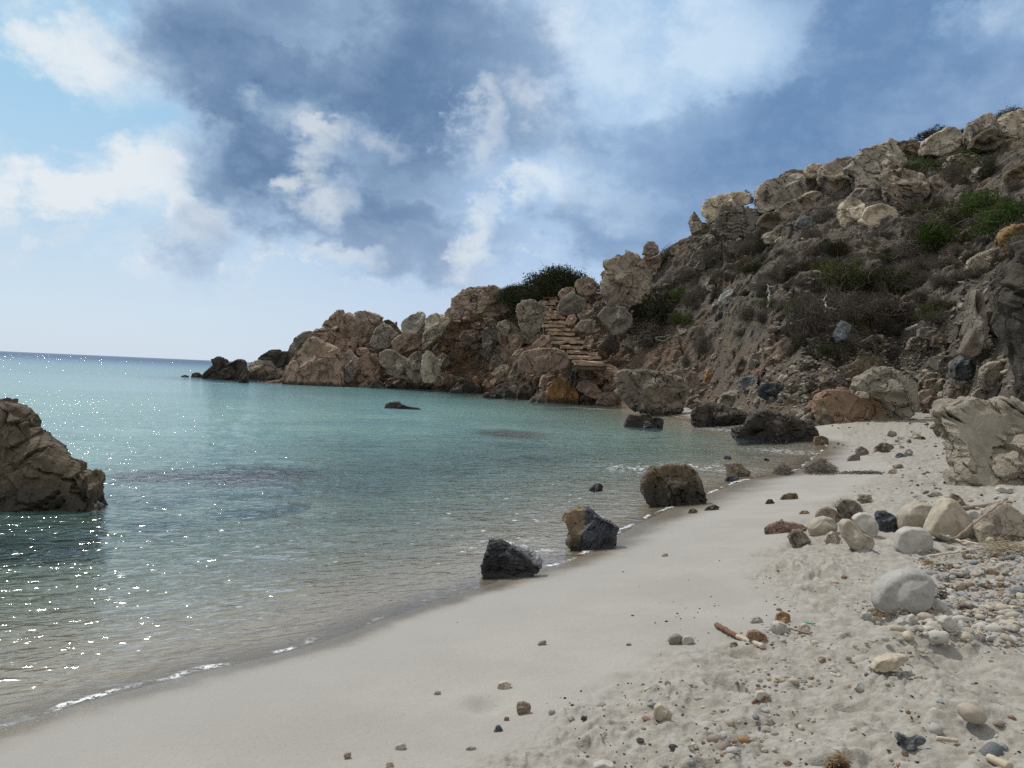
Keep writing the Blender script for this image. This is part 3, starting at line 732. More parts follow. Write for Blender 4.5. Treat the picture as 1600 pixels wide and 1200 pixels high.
USED = {}
RB_ = 'boulders along the ridge'
def outline_rock(name, label, cat, pal, reg, pts, group=None, d=None, base=.16, thick=1.0, seed=None, facets=7, blocky=.62, rough=1.0, smooth=False, lean=.42, lit=None,
                 strata=0.0, wet=False, orange=0.0, scale=None, down=1.18, mat=None, dd=0.0):
    poly = conv(reg, pts)
    xs = [q[0] for q in poly]; ys = [q[1] for q in poly]
    if seed is None: seed = int(sum(xs) * 7 + sum(ys) * 13) % 9973
    w, h = max(xs) - min(xs), max(ys) - min(ys)
    # area centroid
    A = gx = gy = 0
    for i in range(len(poly)):
        x0, y0 = poly[i]; x1, y1 = poly[(i + 1) % len(poly)]
        c = x0 * y1 - x1 * y0; A += c; gx += (x0 + x1) * c; gy += (y0 + y1) * c
    gx /= 3 * A; gy /= 3 * A
    gx2 = sorted(poly, key=lambda q: -q[1])[:3]; bx = sum(q[0] for q in gx2) / 3
    if d is None:
        hp = hit(bx * .5 + gx * .5, max(ys) - base * h)
        d0 = hp[0].y
    else: d0 = d - (1.2 if group == RB_ else 0)
    mpp = d0 / F
    T = .5 * thick * math.sqrt(w * h) * mpp
    if d is None: d0 = d0 + T * (.30 if hp[1] == 'beach' else .10 if hp[1] == 'water' else -.05) + dd
    mpp = d0 / F
    c = P(gx, gy, d0)
    W3 = [P(x, y, d0) - c for x, y in poly]
    px_ = np.array([q.x for q in W3]); pz_ = np.array([q.z for q in W3])
    # radial profile of the outline
    ths = np.linspace(-math.pi, math.pi, 361)
    rad = np.zeros(361)
    for i, t in enumerate(ths):
        ux, uz = math.cos(t), math.sin(t); best = 0
        x0, z0 = px_, pz_; x1, z1 = np.roll(px_, -1), np.roll(pz_, -1)
        ex, ez = x1 - x0, z1 - z0
        den = ux * ez - uz * ex
        with np.errstate(divide='ignore', invalid='ignore'):
            tt_ = (x0 * ez - z0 * ex) / den; ss = (x0 * uz - z0 * ux) / den
        ok = (np.abs(den) > 1e-12) & (tt_ > 0) & (ss >= -1e-6) & (ss <= 1 + 1e-6)
        rad[i] = tt_[ok].max() if ok.any() else np.nan
    rad = np.where(np.isnan(rad), np.nanmean(rad), rad)
    ker = np.array([1, 2, 1]) / 4. if not smooth else np.hanning(13) / np.hanning(13).sum()
    e = len(ker) // 2
    rad = np.convolve(np.concatenate([rad[-1 - e:-1], rad, rad[1:1 + e]]), ker, 'valid')
    kw_ = np.hanning(91) / np.hanning(91).sum()
    rad2 = np.convolve(np.concatenate([rad[-46:-1], rad, rad[1:46]]), kw_, 'valid')
    size = max(w, h)
    sub = 4 if size < 26 else 5 if size < 75 else 6 if size < 190 else 7
    hw = float(np.mean(rad))
    Q, Fc = shape_rock(lambda t: (np.interp(t, ths, rad2), np.interp(t, ths, rad)), hw, T, sub, seed, facets, blocky, rough, smooth, strata, lit if lit is not None else (.34 + .012 * (seed % 23)))
    Q[:, 1] += (lean if not smooth else lean * .5) * np.clip(Q[:, 2], -T, 2 * T)
    low = Q[:, 2] < 0
    Q[low, 2] *= down
    bz = float(Q[:, 2].min())
    Q[:, 2] -= bz
    me = mesh_np(name + '_mesh', Q, Fc, smooth)
    mt = special(mat) if mat else rock_mat(pal, scale or round(min(10, max(.5, 1.6 / (size * mpp))), 1) if not smooth else (scale or 8), wet, orange, smooth)
    o = link(name, me, mt, loc=(c.x, c.y, c.z + bz))
    if label in USED: print('DUP LABEL', label)
    USED[label] = 1
    return tag(o, label, cat, group)
HB = 'boulders piled along the headland'
RB = 'boulders along the ridge'
SB = 'rocks at the foot of the headland'
WB = 'rocks standing in the sea'
BB = 'boulders at the back of the beach'
BS = 'stones lying on the beach'
HS = 'loose rocks on the hillside'
K = outline_rock
# --- the point of the headland
K('sea_rock', 'lowest flat black rock awash farthest out beyond the headland tip', 'rock', 'dark', 'r1', '8,758 14,748 35,744 58,748 64,758', WB, wet=True)
K('sea_rock', 'small rounded black rock in the sea beside the knobbly dark stack', 'rock', 'dark', 'r1', '74,766 80,735 100,727 125,732 150,752 152,766', WB, wet=True)
K('sea_rock', 'knobbly dark sea stack with two rounded heads off the headland tip', 'sea stack', 'dark', 'r1', '145,780 165,735 185,705 205,675 205,640 222,627 245,626 268,636 278,655 285,670 318,668 345,652 372,648 398,658 408,680 400,705 388,730 386,760 385,795 300,800 210,795', WB, wet=True, thick=.8, rough=1.2)
K('boulder', 'long sloping grey brown boulder first in the water at the headland tip', 'boulder', 'grey', 'r1', '420,795 428,740 425,690 460,662 500,645 540,625 575,612 600,625 630,665 660,690 668,720 655,760 640,800 520,805', HB, wet=True, thick=.9, strata=.5)
K('rock_ledge', 'thin dark ledge of rock capping the back of the headland tip', 'rock', 'dark', 'r1', '490,640 530,605 570,588 620,584 640,600 672,596 680,620 660,680 620,690 580,650', HB, d=71, strata=.8)
K('boulder', 'tall smooth leaning slab forming the left shoulder of the headland', 'boulder', 'grey', 'r1', '650,690 668,630 690,580 702,540 720,508 755,482 790,468 815,466 838,505 830,560 790,620 740,660 700,720', HB, d=72, thick=.8)
K('boulder', 'huge cracked brown crag with a dark waterline on the headland front', 'boulder', 'warm', 'r1', '655,800 650,740 665,690 715,630 745,590 775,540 800,515 842,508 885,535 920,552 965,560 1000,595 1022,640 1035,700 1042,760 1035,812 900,818 760,812', HB, wet=True, d=68.6, thick=.75, facets=14, rough=1.25, scale=.7)
K('boulder', 'broken reddish outcrop with a blunt horn at the headland summit', 'boulder', 'warm', 'r1', '885,450 905,410 930,388 955,360 985,338 1008,340 1015,362 1050,358 1075,368 1098,378 1115,440 1135,520 1110,600 1040,620 980,600 930,560 870,520 825,480 840,462', HB, d=74, thick=.8, facets=14, rough=1.4, scale=.9)
K('boulder', 'bulky brown boulder with a ragged top right of the summit horn', 'boulder', 'warm', 'r1', '1092,352 1130,334 1165,340 1200,350 1250,378 1282,405 1280,440 1232,470 1195,545 1150,560 1122,500 1110,430', HB, d=73, rough=1.2)
K('rock', 'narrow brown rock sloping down behind the grey boulder on the headland', 'rock', 'brown', 'r1', '1275,400 1310,396 1335,412 1365,440 1386,465 1378,485 1340,470 1295,440', HB, d=74)
K('rock', 'tiny upright reddish rock on the headland crest', 'rock', 'red', 'r1', '1345,425 1352,406 1360,412 1362,440 1370,462 1345,455', HB, d=75)
K('boulder', 'dark grey rounded boulder wedged under the headland summit', 'boulder', 'grey', 'r1', '1195,550 1205,500 1228,450 1265,420 1310,430 1350,465 1370,490 1330,520 1322,560 1250,575', HB, d=71, thick=.9)
K('boulder', 'pale slab-topped boulder balanced on another above the headland shore', 'boulder', 'pale', 'r1', '1385,428 1410,395 1445,365 1495,348 1532,352 1540,372 1542,425 1520,455 1490,478 1430,484 1402,478', HB, d=70, thick=.8, facets=6, lit=.22)
K('boulder', 'tan wedge boulder carrying the balanced pale boulder', 'boulder', 'warm', 'r1', '1328,545 1345,515 1385,487 1440,480 1500,476 1545,486 1555,510 1540,545 1490,572 1430,592 1390,608 1350,592', HB, d=69.5)
K('boulder', 'pale rounded boulder just right of the balanced pair on the headland', 'boulder', 'pale', 'r2', '112,525 140,495 185,485 225,490 268,510 290,535 255,585 225,625 180,660 130,700 95,715 100,640', HB, d=69, facets=7)
K('boulder', 'big smooth grey slab slanting down to the shore rocks below the balanced boulder', 'boulder', 'grey', 'r1', '1250,600 1290,583 1340,588 1372,615 1430,645 1490,680 1512,715 1510,765 1430,762 1370,745 1300,712 1262,668', HB, d=68, facets=8)
K('rock', 'dark pitted rubble face streaked with red under the headland boulders', 'rock', 'red', 'r1', '1105,645 1150,612 1220,610 1255,640 1265,700 1250,770 1180,785 1120,770 1100,715', HB, d=69.6, rough=1.6, wet=True, facets=16)
K('rock', 'upright ribbed brown fins at the right edge of the huge crag', 'rock', 'warm', 'r1', '1022,660 1040,610 1062,588 1082,612 1120,640 1122,700 1100,765 1060,785 1030,760', HB, d=68.8, strata=1., wet=True)
K('rock', 'small square reddish block above the rubble face on the headland', 'rock', 'red', 'r1', '1100,580 1135,570 1180,580 1195,605 1170,622 1112,612', HB, d=70)
K('boulder', 'upright pale tombstone slab standing among the headland rubble', 'boulder', 'sandy', 'r2', '80,850 90,780 110,745 145,752 190,795 225,835 215,910 160,955 100,955 85,920', HB, d=65.5, facets=7, thick=.6)
K('boulder', 'shadowy grey boulder left of the upright tombstone slab', 'boulder', 'grey', 'r2', '0,770 40,745 85,750 88,820 84,940 60,960 0,930 -30,850', HB, d=66.8)
K('rock', 'grey rock leaning against the right side of the tombstone slab', 'rock', 'grey', 'r2', '185,800 230,765 275,790 285,830 240,870 222,840', HB)
K('rock', 'flat-topped rock tilted below the tombstone slab', 'rock', 'warm', 'r2', '160,970 215,905 255,880 275,920 270,965 215,985', HB)
# --- middle of the headland and the stairs
K('boulder', 'massive layered brown slab capping the headland left of the dark bush', 'boulder', 'warm', 'r2', '288,450 305,380 345,335 420,308 490,295 590,298 650,325 705,362 738,402 732,460 650,492 560,498 470,478 385,455 330,470', HB, d=68, thick=.9, strata=.4, facets=8, rough=1.1, scale=.6)
K('boulder', 'rounded boulder tucked under the left end of the capping slab', 'boulder', 'warm', 'r2', '238,485 262,455 300,436 350,430 378,455 375,500 335,528 275,515', HB, d=67)
K('boulder', 'large grey slab tilted against the left edge of the stone steps', 'boulder', 'grey', 'r2', '742,440 780,395 840,388 900,402 950,435 992,472 945,520 915,585 860,645 800,620 765,580 750,510', HB, d=60, strata=.5, facets=7, thick=.8)
K('boulder', 'pale striped slab leaning at the right edge of the stone steps', 'boulder', 'grey', 'r2', '1018,478 1040,410 1075,370 1130,336 1190,362 1232,400 1225,470 1180,495 1100,502', HB, d=60, strata=.6, facets=6, lit=.22)
K('boulder', 'small boulder behind the pale striped slab beside the bush', 'boulder', 'warm', 'r2', '1030,355 1060,318 1095,302 1148,312 1150,345 1090,372 1045,385', HB, d=62)
K('boulder', 'round brown boulder perched between the bush and the ribbed pillar', 'boulder', 'warm', 'r2', '1146,305 1158,258 1195,238 1245,233 1282,248 1308,290 1290,345 1230,362 1170,345', HB, d=61)
K('rock_pillar', 'tall square ribbed rock pillar on the skyline right of the steps', 'rock pillar', 'grey', 'r3', '72,410 78,340 95,300 128,285 100,262 98,225 140,208 175,190 255,168 305,185 328,210 345,270 368,305 382,360 380,420 350,470 270,500 225,515 145,505 105,470', HB, d=57, thick=.8, facets=14, rough=1.0, strata=.0, scale=.8)
K('boulder', 'angular pale boulder below the ribbed pillar with a notched top', 'boulder', 'grey', 'r3', '48,575 95,525 160,512 230,515 250,550 272,570 270,630 215,668 140,685 125,650 85,615', HB, d=55, facets=9)
K('boulder', 'broad oval boulder blocking the foot of the stone steps', 'boulder', 'red', 'r2', '760,850 768,790 795,750 870,732 940,730 1005,722 1075,748 1120,795 1118,830 1090,862 1000,885 880,892 790,890', HB, d=52, thick=.8, facets=7)
K('rock', 'small wedge rock at the left shoulder of the oval boulder by the steps', 'rock', 'warm', 'r2', '700,795 740,745 785,730 792,760 765,820 720,825', HB)
K('rock', 'ridged brown rock above the oval boulder at the left of the steps', 'rock', 'warm', 'r2', '848,705 885,668 935,638 972,642 1002,695 985,722 930,726', HB, d=54.5, strata=.8)
K('rock', 'layered ledge rock jutting from the red slope below the capping slab', 'rock', 'warm', 'r2', '340,650 375,612 430,596 482,606 505,650 470,680 420,700 360,690', HB, strata=1.)
K('rock', 'dark stratified outcrop in the middle of the red slope', 'rock', 'grey', 'r2', '490,620 540,588 600,585 650,630 695,655 680,710 640,750 560,752 510,715', HB, strata=1.3, rough=1.3)
K('rock', 'round grey rock on the slope left of the tilted slab', 'rock', 'grey', 'r2', '598,582 620,548 665,532 715,552 765,600 745,638 690,650 640,625', HB)
K('rock', 'brown rock between the dark outcrop and the tilted slab base', 'rock', 'warm', 'r2', '682,665 715,640 765,636 788,690 760,735 712,730', HB)
K('rock', 'pale flat stone lying on the red scree under the capping slab', 'rock', 'pale', 'r2', '508,525 560,508 612,545 590,570 540,568', HB)
K('rock', 'small cubic stone on the red scree near the skyline boulders', 'rock', 'warm', 'r2', '350,505 385,488 425,505 420,540 375,545', HB)
K('rock', 'flat pinkish slab on the red scree above the ledge rock', 'rock', 'red', 'r2', '420,560 480,545 535,565 520,590 450,595', HB)
K('rock', 'narrow dark slab under the ledge rock on the red slope', 'rock', 'grey', 'r2', '420,715 465,690 515,690 505,715 450,735', HB)
K('rock', 'grey rock stacked beneath the pale striped slab', 'rock', 'grey', 'r2', '1165,500 1210,465 1270,470 1290,500 1240,535 1180,530', HB, d=58)
K('rock', 'brown cobble at the right edge of the steps halfway up', 'rock', 'warm', 'r2', '1085,540 1105,500 1145,495 1165,530 1140,560 1100,565', HB, d=57)
K('rock', 'pale rock filling the gap right of the steps halfway down', 'rock', 'grey', 'r2', '1150,580 1190,535 1260,530 1305,570 1270,610 1190,610', HB, d=56)
K('rock', 'upright stone between the round boulder and the pillar base', 'rock', 'grey', 'r2', '1275,430 1300,400 1335,405 1340,460 1310,480 1280,470', HB, d=59)
K('rock', 'low brown mound of rock at the right end of the bottom steps', 'rock', 'brown', 'r2', '1205,700 1225,650 1265,640 1285,690 1270,730 1225,730', HB, d=54)
# --- shore rocks of the headland
K('boulder', 'rust-faced egg boulder standing in the shallow water below the steps', 'boulder', 'ochre', 'r2', '930,1110 940,1060 965,1005 1008,942 1050,945 1095,965 1145,1005 1172,1055 1180,1115 1120,1138 1010,1135', SB, wet=True, thick=.9, facets=5, orange=.8)
K('rock', 'low jagged grey rock against the left of the rust-faced boulder', 'rock', 'grey', 'r2', '825,1105 860,1070 915,1040 950,1035 955,1080 940,1115 880,1120', SB, wet=True)
K('boulder', 'dark rough boulder behind the rust-faced one at the waterline', 'boulder', 'dark', 'r2', '740,1065 760,1010 795,975 860,948 925,975 970,1005 960,1050 880,1080 800,1085', SB, wet=True, rough=1.3)
K('boulder', 'brown boulder with a rounded back right of the rust-faced one', 'boulder', 'warm', 'r2', '1155,1005 1180,960 1220,945 1275,965 1320,1010 1338,1045 1300,1075 1225,1050', SB)
K('boulder', 'ribbed tan boulder above the dark rough shore boulder', 'boulder', 'warm', 'r2', '895,985 920,925 965,892 1040,868 1085,895 1095,940 1060,952 1000,975 950,1000', SB)
K('boulder', 'long reddish boulder lying behind the shore rocks below the steps', 'boulder', 'red', 'r2', '1165,910 1190,880 1250,885 1310,912 1340,960 1290,975 1210,955', SB)
K('rock', 'squat reddish rock beside the big grey pitted boulder', 'rock', 'red', 'r2', '1295,880 1340,850 1405,848 1450,875 1440,920 1385,935 1310,915', SB)
K('rock', 'small pale rock above the long reddish boulder', 'rock', 'grey', 'r2', '1082,900 1110,880 1150,890 1160,930 1120,945', SB)
K('rock', 'pinkish split rock at the water beside the big grey pitted boulder', 'rock', 'red', 'r2', '1292,1105 1315,1065 1350,1038 1405,1035 1440,1075 1420,1108 1350,1118', SB)
K('boulder', 'black jagged shore boulder with two humps below the tombstone slab', 'boulder', 'dark', 'r2', '245,1030 270,985 300,955 350,938 410,945 455,975 485,1005 485,1040 400,1050 320,1055', SB, wet=True, rough=1.4)
K('rock', 'dark pointed rock in front of the two-humped black boulder', 'rock', 'dark', 'r2', '268,1048 300,1000 335,965 365,1000 372,1050 320,1058', SB, wet=True)
K('rock', 'dark wedge rock at the waterline left of the two-humped boulder', 'rock', 'brown', 'r2', '5,1005 45,970 95,952 150,962 158,985 110,1005 60,1012', SB, wet=True)
K('rock', 'ribbed tan rock on the shore above the long flat shore slab', 'rock', 'warm', 'r2', '505,980 530,945 575,918 625,915 640,950 600,985 550,995', SB)
K('rock', 'tan angular rock with a lit top on the shore rubble', 'rock', 'pale', 'r2', '565,905 600,868 640,840 688,845 695,880 650,905 600,915', SB)
K('boulder', 'dark round boulder behind the rubble left of the oval boulder', 'boulder', 'grey', 'r2', '685,920 710,880 755,860 800,885 805,925 770,960 710,965', SB)
K('rock', 'long flat shore slab left of the dark rough boulder', 'rock', 'grey', 'r2', '568,1015 610,985 670,965 735,968 750,995 700,1010 620,1030', SB)
K('rock', 'low dark rock awash left of the dark rough boulder', 'rock', 'dark', 'r2', '495,1065 530,1040 590,1032 650,1055 640,1080 560,1085', SB, wet=True)
K('rock', 'small round dark rock awash between two low shore rocks', 'rock', 'dark', 'r2', '600,1040 640,1010 700,1020 745,1050 730,1085 650,1080', SB, wet=True)
K('rock', 'squarish brown rock in the gap under the oval boulder', 'rock', 'red', 'r2', '805,915 830,890 880,895 900,920 870,945 820,940', SB)
K('rock', 'lone pale cobble at the water below the smooth slanting slab', 'rock', 'sandy', 'r1', '1122,815 1135,795 1160,786 1180,800 1176,822 1145,828', SB)
K('rock', 'tan flat rock at the water below the smooth slanting slab', 'rock', 'warm', 'r1', '1272,805 1300,772 1350,755 1400,758 1432,790 1415,825 1340,835', SB, wet=True)
K('rock', 'dark slanted rock at the water right of the tan flat rock', 'rock', 'brown', 'r1', '1420,790 1440,755 1475,748 1520,775 1575,785 1560,820 1490,830 1430,822', SB, wet=True)
K('rock', 'black ledge of rock low at the waterline under the ribbed fins', 'rock', 'dark', 'r1', '1180,825 1200,790 1240,775 1280,800 1290,830 1230,838', SB, wet=True)
# --- big grey boulders toward the beach
K('boulder', 'biggest grey pitted boulder standing in the water where the headland meets the beach', 'boulder', 'grey', 'r3', '148,985 158,945 190,915 300,910 380,912 450,920 520,935 585,965 615,1010 612,1075 590,1135 520,1172 430,1172 340,1150 250,1115 185,1065', SB, wet=True, thick=.85, facets=7, rough=1.15, scale=.8, d=41.5, lean=.25)
K('boulder', 'lower grey boulder attached behind the biggest pitted boulder', 'boulder', 'grey', 'r3', '500,930 560,905 620,903 675,930 692,985 660,1015 600,1005 550,965', SB, d=42.5)
K('rock', 'small brown rock right of the biggest pitted boulder', 'rock', 'warm', 'r3', '598,1030 625,1005 660,1010 675,1055 640,1075 605,1065', SB)
K('boulder', 'tan rounded rock behind the pebbly gap right of the pitted boulder', 'boulder', 'warm', 'r3', '665,1020 690,995 725,990 760,1010 778,1045 755,1085 700,1080 670,1060', SB)
K('rock', 'orange pointed rock on the slope above the rounded tan rock', 'rock', 'ochre', 'r3', '712,985 735,930 755,898 782,930 775,970 745,992', HS)
K('boulder', 'dark slate blue boulder at the slope foot, left of its twin', 'boulder', 'blue', 'r3', '935,1010 945,975 975,955 1030,948 1085,960 1105,990 1075,1025 1000,1035', BB)
K('boulder', 'dark slate blue boulder with a flat front, right of its twin', 'boulder', 'ink', 'r3', '1055,1045 1075,1005 1115,992 1180,995 1215,1015 1228,1050 1200,1085 1120,1095 1070,1080', BB)
K('boulder', 'low tan boulder lying in front of the slate blue pair', 'boulder', 'sandy', 'r3', '798,1115 830,1070 890,1045 960,1028 1012,1040 1015,1080 960,1115 860,1135', BB)
K('rock', 'small round rock between the low tan boulder and the slate pair', 'rock', 'sandy', 'r3', '1000,1060 1015,1035 1048,1035 1058,1070 1030,1090', BB)
K('rock', 'pale angular stone behind the slate blue pair', 'rock', 'pale', 'r3', '1175,975 1200,945 1238,935 1242,965 1210,995', BB)
K('boulder', 'half-hidden grey boulder behind the pebbly gap near the pitted boulder', 'boulder', 'grey', 'r3', '600,1130 630,1085 680,1065 720,1085 722,1125 660,1160', SB, wet=True)
# --- hillside rocks
K('rock', 'rounded tan boulder with a shadowed hollow right of the pillar', 'boulder', 'warm', 'r3', '335,215 355,190 400,180 445,190 460,220 435,268 380,282 348,260', HB, d=60)
K('rock', 'small blunt pinnacle on the skyline right of the ribbed pillar', 'rock', 'grey', 'r3', '330,188 345,140 370,108 405,105 432,135 440,180 400,195', RB, d=60)
for lab, pts, pal in [('white-topped rock high on the slope below the stepped outcrop', '505,175 520,145 555,128 590,140 598,175 560,195 520,192', 'pale'),
                      ('dark angular rock left of the grey bushes high on the slope', '620,250 640,205 662,165 692,205 698,245 660,262', 'grey'),
                      ('grey triangular rock sheltering under the grey bushes', '655,278 690,235 725,212 768,255 780,285 720,292', 'grey'),
                      ('pale wedge rock just under the stepped outcrop', '712,98 740,70 772,64 800,98 790,125 750,122', 'pale'),
                      ('blocky grey rock below the pale wedge', '660,148 690,120 728,112 735,150 710,185 672,180', 'grey'),
                      ('white square rock hanging below the stepped outcrop', '1078,85 1110,55 1165,44 1168,88 1135,122 1098,120', 'pale'),
                      ('small white chips of rock right of the white square rock', '1158,112 1185,85 1225,72 1222,98 1175,116', 'pale'),
                      ('pale finger rock below the skyline bushes on the slope', '725,378 750,358 785,385 802,412 770,425 740,412', 'sandy'),
                      ('rough white patch of broken rock on the bare slope', '805,480 825,440 880,410 940,415 935,450 890,490 840,500', 'white'),
                      ('round pale stone in the middle of the brown slope', '762,838 775,815 795,808 798,830 775,845', 'pale'),
                      ('long pale stone low on the slope above the slate pair', '1062,800 1080,775 1150,770 1160,790 1110,812', 'sandy'),
                      ('grey standing rocks low on the slope left of the long pale stone', '985,900 1000,840 1030,808 1080,815 1085,870 1040,905', 'grey'),
                      ('brown hump of rock leaning beside the grey standing rocks', '905,930 930,870 965,835 995,860 985,920 940,945', 'brown')]:
    K('rock', lab, 'rock', pal, 'r3', pts, HS)
# --- ridge
K('rock', 'sharp small pinnacle at the left end of the ridge boulders', 'rock', 'grey', 'r4', '78,580 90,545 105,518 122,550 135,578 165,575 172,600 150,620 85,622', RB, d=59)
K('boulder', 'long flat-topped boulder at the left end of the ridge', 'boulder', 'pale', 'r4', '132,530 138,490 160,468 220,448 290,434 335,430 358,458 350,490 290,515 235,545 190,580 158,572', RB, d=58, facets=7, thick=.9, lit=.22)
K('boulder', 'stepped blocky outcrop supporting the long flat-topped boulder', 'boulder', 'grey', 'r4', '178,605 190,560 230,530 300,515 350,488 385,525 405,560 390,605 340,632 270,642 215,632', RB, d=57, facets=16, rough=1.3, strata=.9)
K('boulder', 'pale domed boulder with a dark undercut, second along the ridge', 'boulder', 'pale', 'r4', '368,490 372,440 400,405 450,375 520,352 575,342 602,365 605,425 575,470 500,500 430,520 388,518', RB, d=57.5, facets=6, thick=.9, lit=.22)
K('boulder', 'low dark boulder filling the gap behind the domed ridge boulder', 'boulder', 'grey', 'r4', '488,362 520,340 560,328 598,335 650,385 670,430 640,452 600,440 560,380', RB, d=61)
K('rock', 'cracked flat ledge under the domed ridge boulder', 'rock', 'grey', 'r4', '462,525 510,490 575,462 620,445 645,480 630,515 560,545 490,560', RB, d=56, strata=.8, facets=12)
K('boulder', 'small tan boulder on the skyline between the domed and the black one', 'boulder', 'pale', 'r4', '596,345 615,318 645,304 690,312 698,345 670,370 620,370', RB, d=60)
K('boulder', 'big dark rounded boulder in the middle of the ridge', 'boulder', 'grey', 'r4', '665,375 678,330 710,300 765,280 815,272 840,300 845,380 820,432 760,450 705,435', RB, d=58.5, facets=6)
K('boulder', 'largest pale tilted slab on the ridge, lit white on top', 'boulder', 'pale', 'r4', '778,332 830,285 880,240 945,212 1010,184 1032,205 1050,260 1060,300 1010,335 960,385 910,425 850,450 815,432 818,360', RB, d=57.5, facets=7, thick=.9, strata=.4, lit=.22)
K('boulder', 'squarish brown boulder right behind the largest tilted slab', 'boulder', 'brown', 'r4', '1010,215 1050,198 1110,194 1132,220 1125,265 1080,300 1045,300 1030,255', RB, d=60)
K('boulder', 'big pitted round boulder below the ridge line beside the bright green shrub', 'boulder', 'grey', 'r4', '945,395 945,362 980,338 1040,322 1100,326 1150,345 1162,400 1142,455 1095,500 1050,525 1005,500 965,455', RB, d=54, facets=6, rough=1.3)
K('boulder', 'upright pointed pale boulder downhill from the tilted slab', 'boulder', 'pale', 'r4', '752,560 760,510 785,475 820,446 858,465 875,500 865,560 850,605 800,618 765,600', RB, d=52, facets=8)
K('boulder', 'white rounded boulder lowest of the group under the pitted boulder', 'boulder', 'pale', 'r4', '845,570 862,535 890,505 960,478 1005,500 1030,540 1010,585 950,608 890,612', RB, d=51, facets=6, lit=.22)
K('boulder', 'grey boulder wedged between the pointed and the pitted ones', 'boulder', 'grey', 'r4', '856,455 880,420 920,412 955,430 970,475 920,495 878,495', RB, d=54.5)
K('boulder', 'pale double-humped boulder on the ridge above the bright green shrub', 'boulder', 'pale', 'r4', '1128,265 1140,215 1175,180 1225,158 1255,135 1295,135 1315,170 1305,225 1255,255 1200,275', RB, d=58.5, facets=9, lit=.22)
K('boulder', 'tall leaning boulder near the right end of the ridge', 'boulder', 'pale', 'r4', '1328,210 1335,150 1370,110 1415,80 1460,64 1478,100 1485,150 1440,190 1395,215 1360,240', RB, d=58.5, facets=8, lit=.22)
K('boulder', 'dark rounded boulder tucked beneath the tall leaning ridge boulder', 'boulder', 'brown', 'r4', '1342,238 1370,195 1415,160 1465,138 1500,160 1495,215 1445,245 1390,248', RB, d=57)
K('boulder', 'wide pale outcrop where the ridge leaves the right of the photo', 'boulder', 'pale', 'r4', '1488,110 1510,85 1560,60 1640,52 1700,75 1720,150 1650,195 1560,205 1505,190 1490,150', RB, d=58, facets=12)
K('rock', 'small pale ledge rock beside the dark undercut right of the pitted boulder', 'rock', 'grey', 'r4', '1160,395 1185,362 1225,352 1255,370 1262,405 1225,440 1180,435', RB, d=54)
K('rock', 'thin pale rock right of the pitted boulder under the green shrub', 'rock', 'pale', 'r4', '1238,385 1270,366 1302,366 1305,390 1270,408', RB, d=54)
K('rock', 'blue grey slab among shrubs below the domed ridge boulder', 'rock', 'blue', 'r4', '552,590 580,560 615,545 640,552 632,590 590,608', RB, d=53)
K('rock', 'yellowish outcrop at the right edge high above the beach', 'rock', 'ochre', 'r4', '1480,640 1540,590 1620,575 1680,620 1640,690 1560,720 1500,700', HS, rough=1.3)
K('rock', 'long pale ledge running down the slope at the right edge', 'rock', 'sandy', 'r4', '1330,760 1400,715 1480,690 1540,700 1500,760 1420,810 1360,810', HS, strata=.8, thick=.6)
# --- right side: slope foot and cliff
K('rock_slab', 'tall grey wedge slab standing on end on the right slope', 'rock slab', 'grey', 'r5', '975,580 1010,530 1052,470 1068,400 1085,320 1095,250 1108,205 1140,212 1158,310 1160,400 1145,460 1100,525 1045,610', BB, thick=.8, facets=3, dd=-2.0, rough=.3, lean=.2, lit=.5)
K('boulder', 'dark block in the shadow right of the tall wedge slab', 'boulder', 'dark', 'r5', '1155,340 1200,345 1260,385 1288,410 1275,475 1215,495 1165,470', BB, dd=-.7)
K('cliff_rock', 'dark overhanging cliff rock cut off by the right edge of the photo', 'cliff', 'dark', 'r5', '1400,900 1330,850 1290,760 1278,660 1300,540 1285,450 1305,340 1295,230 1330,165 1375,130 1370,40 1420,-40 1520,-120 1700,-150 1900,-60 2000,200 2000,900', BB, d=16.5, thick=.8, facets=18, rough=1.2, scale=1.)
K('boulder', 'blue grey weathered boulder under the tall wedge slab', 'boulder', 'blue', 'r5', '935,745 945,695 985,650 1040,610 1100,590 1150,625 1168,680 1120,705 1060,735 990,760', BB, dd=-.8)
K('boulder', 'grey lumpy boulder between the blue grey one and the huge sandy rock', 'boulder', 'grey', 'r5', '885,880 905,820 940,775 1000,740 1065,720 1120,745 1125,790 1075,830 1000,870 930,885', BB, dd=-.6)
K('boulder', 'large buff boulder with a flat shaded right face at the slope foot', 'boulder', 'sandy', 'r5', '325,810 370,765 440,725 520,690 595,698 640,745 690,775 725,800 722,870 705,950 650,980 590,990 540,950 500,900 430,860 360,845', BB, facets=7, thick=.9, d=30)
K('boulder', 'big boulder with a rust orange front on the sand by the wet rocks', 'boulder', 'sandy', 'r5', '75,1000 88,930 115,875 180,842 290,830 390,840 460,870 520,920 558,975 568,1040 520,1082 400,1100 260,1108 120,1115 80,1075', BB, facets=6, orange=.75, thick=.8)
K('rock', 'small tan rock with a shaded point on sand behind the buff boulder', 'rock', 'warm', 'r5', '700,905 735,860 780,838 825,828 860,880 882,912 830,935 760,940', BB, d=30.5)
K('rock', 'slanted blue slab half buried on the slope above the earth bank', 'rock', 'blue', 'r5', '198,500 225,455 265,405 300,412 322,430 305,480 260,515 220,530', HS, dd=-.3)
K('rock', 'dark rounded rock sticking out of the conglomerate bank', 'rock', 'grey', 'r5', '658,580 680,535 710,508 770,505 802,535 795,575 735,592', HS, dd=-.4)
K('rock', 'blocky grey rock at the top of the conglomerate bank', 'rock', 'grey', 'r5', '728,500 748,452 800,442 850,452 885,470 850,500 800,520', HS, dd=-.4)
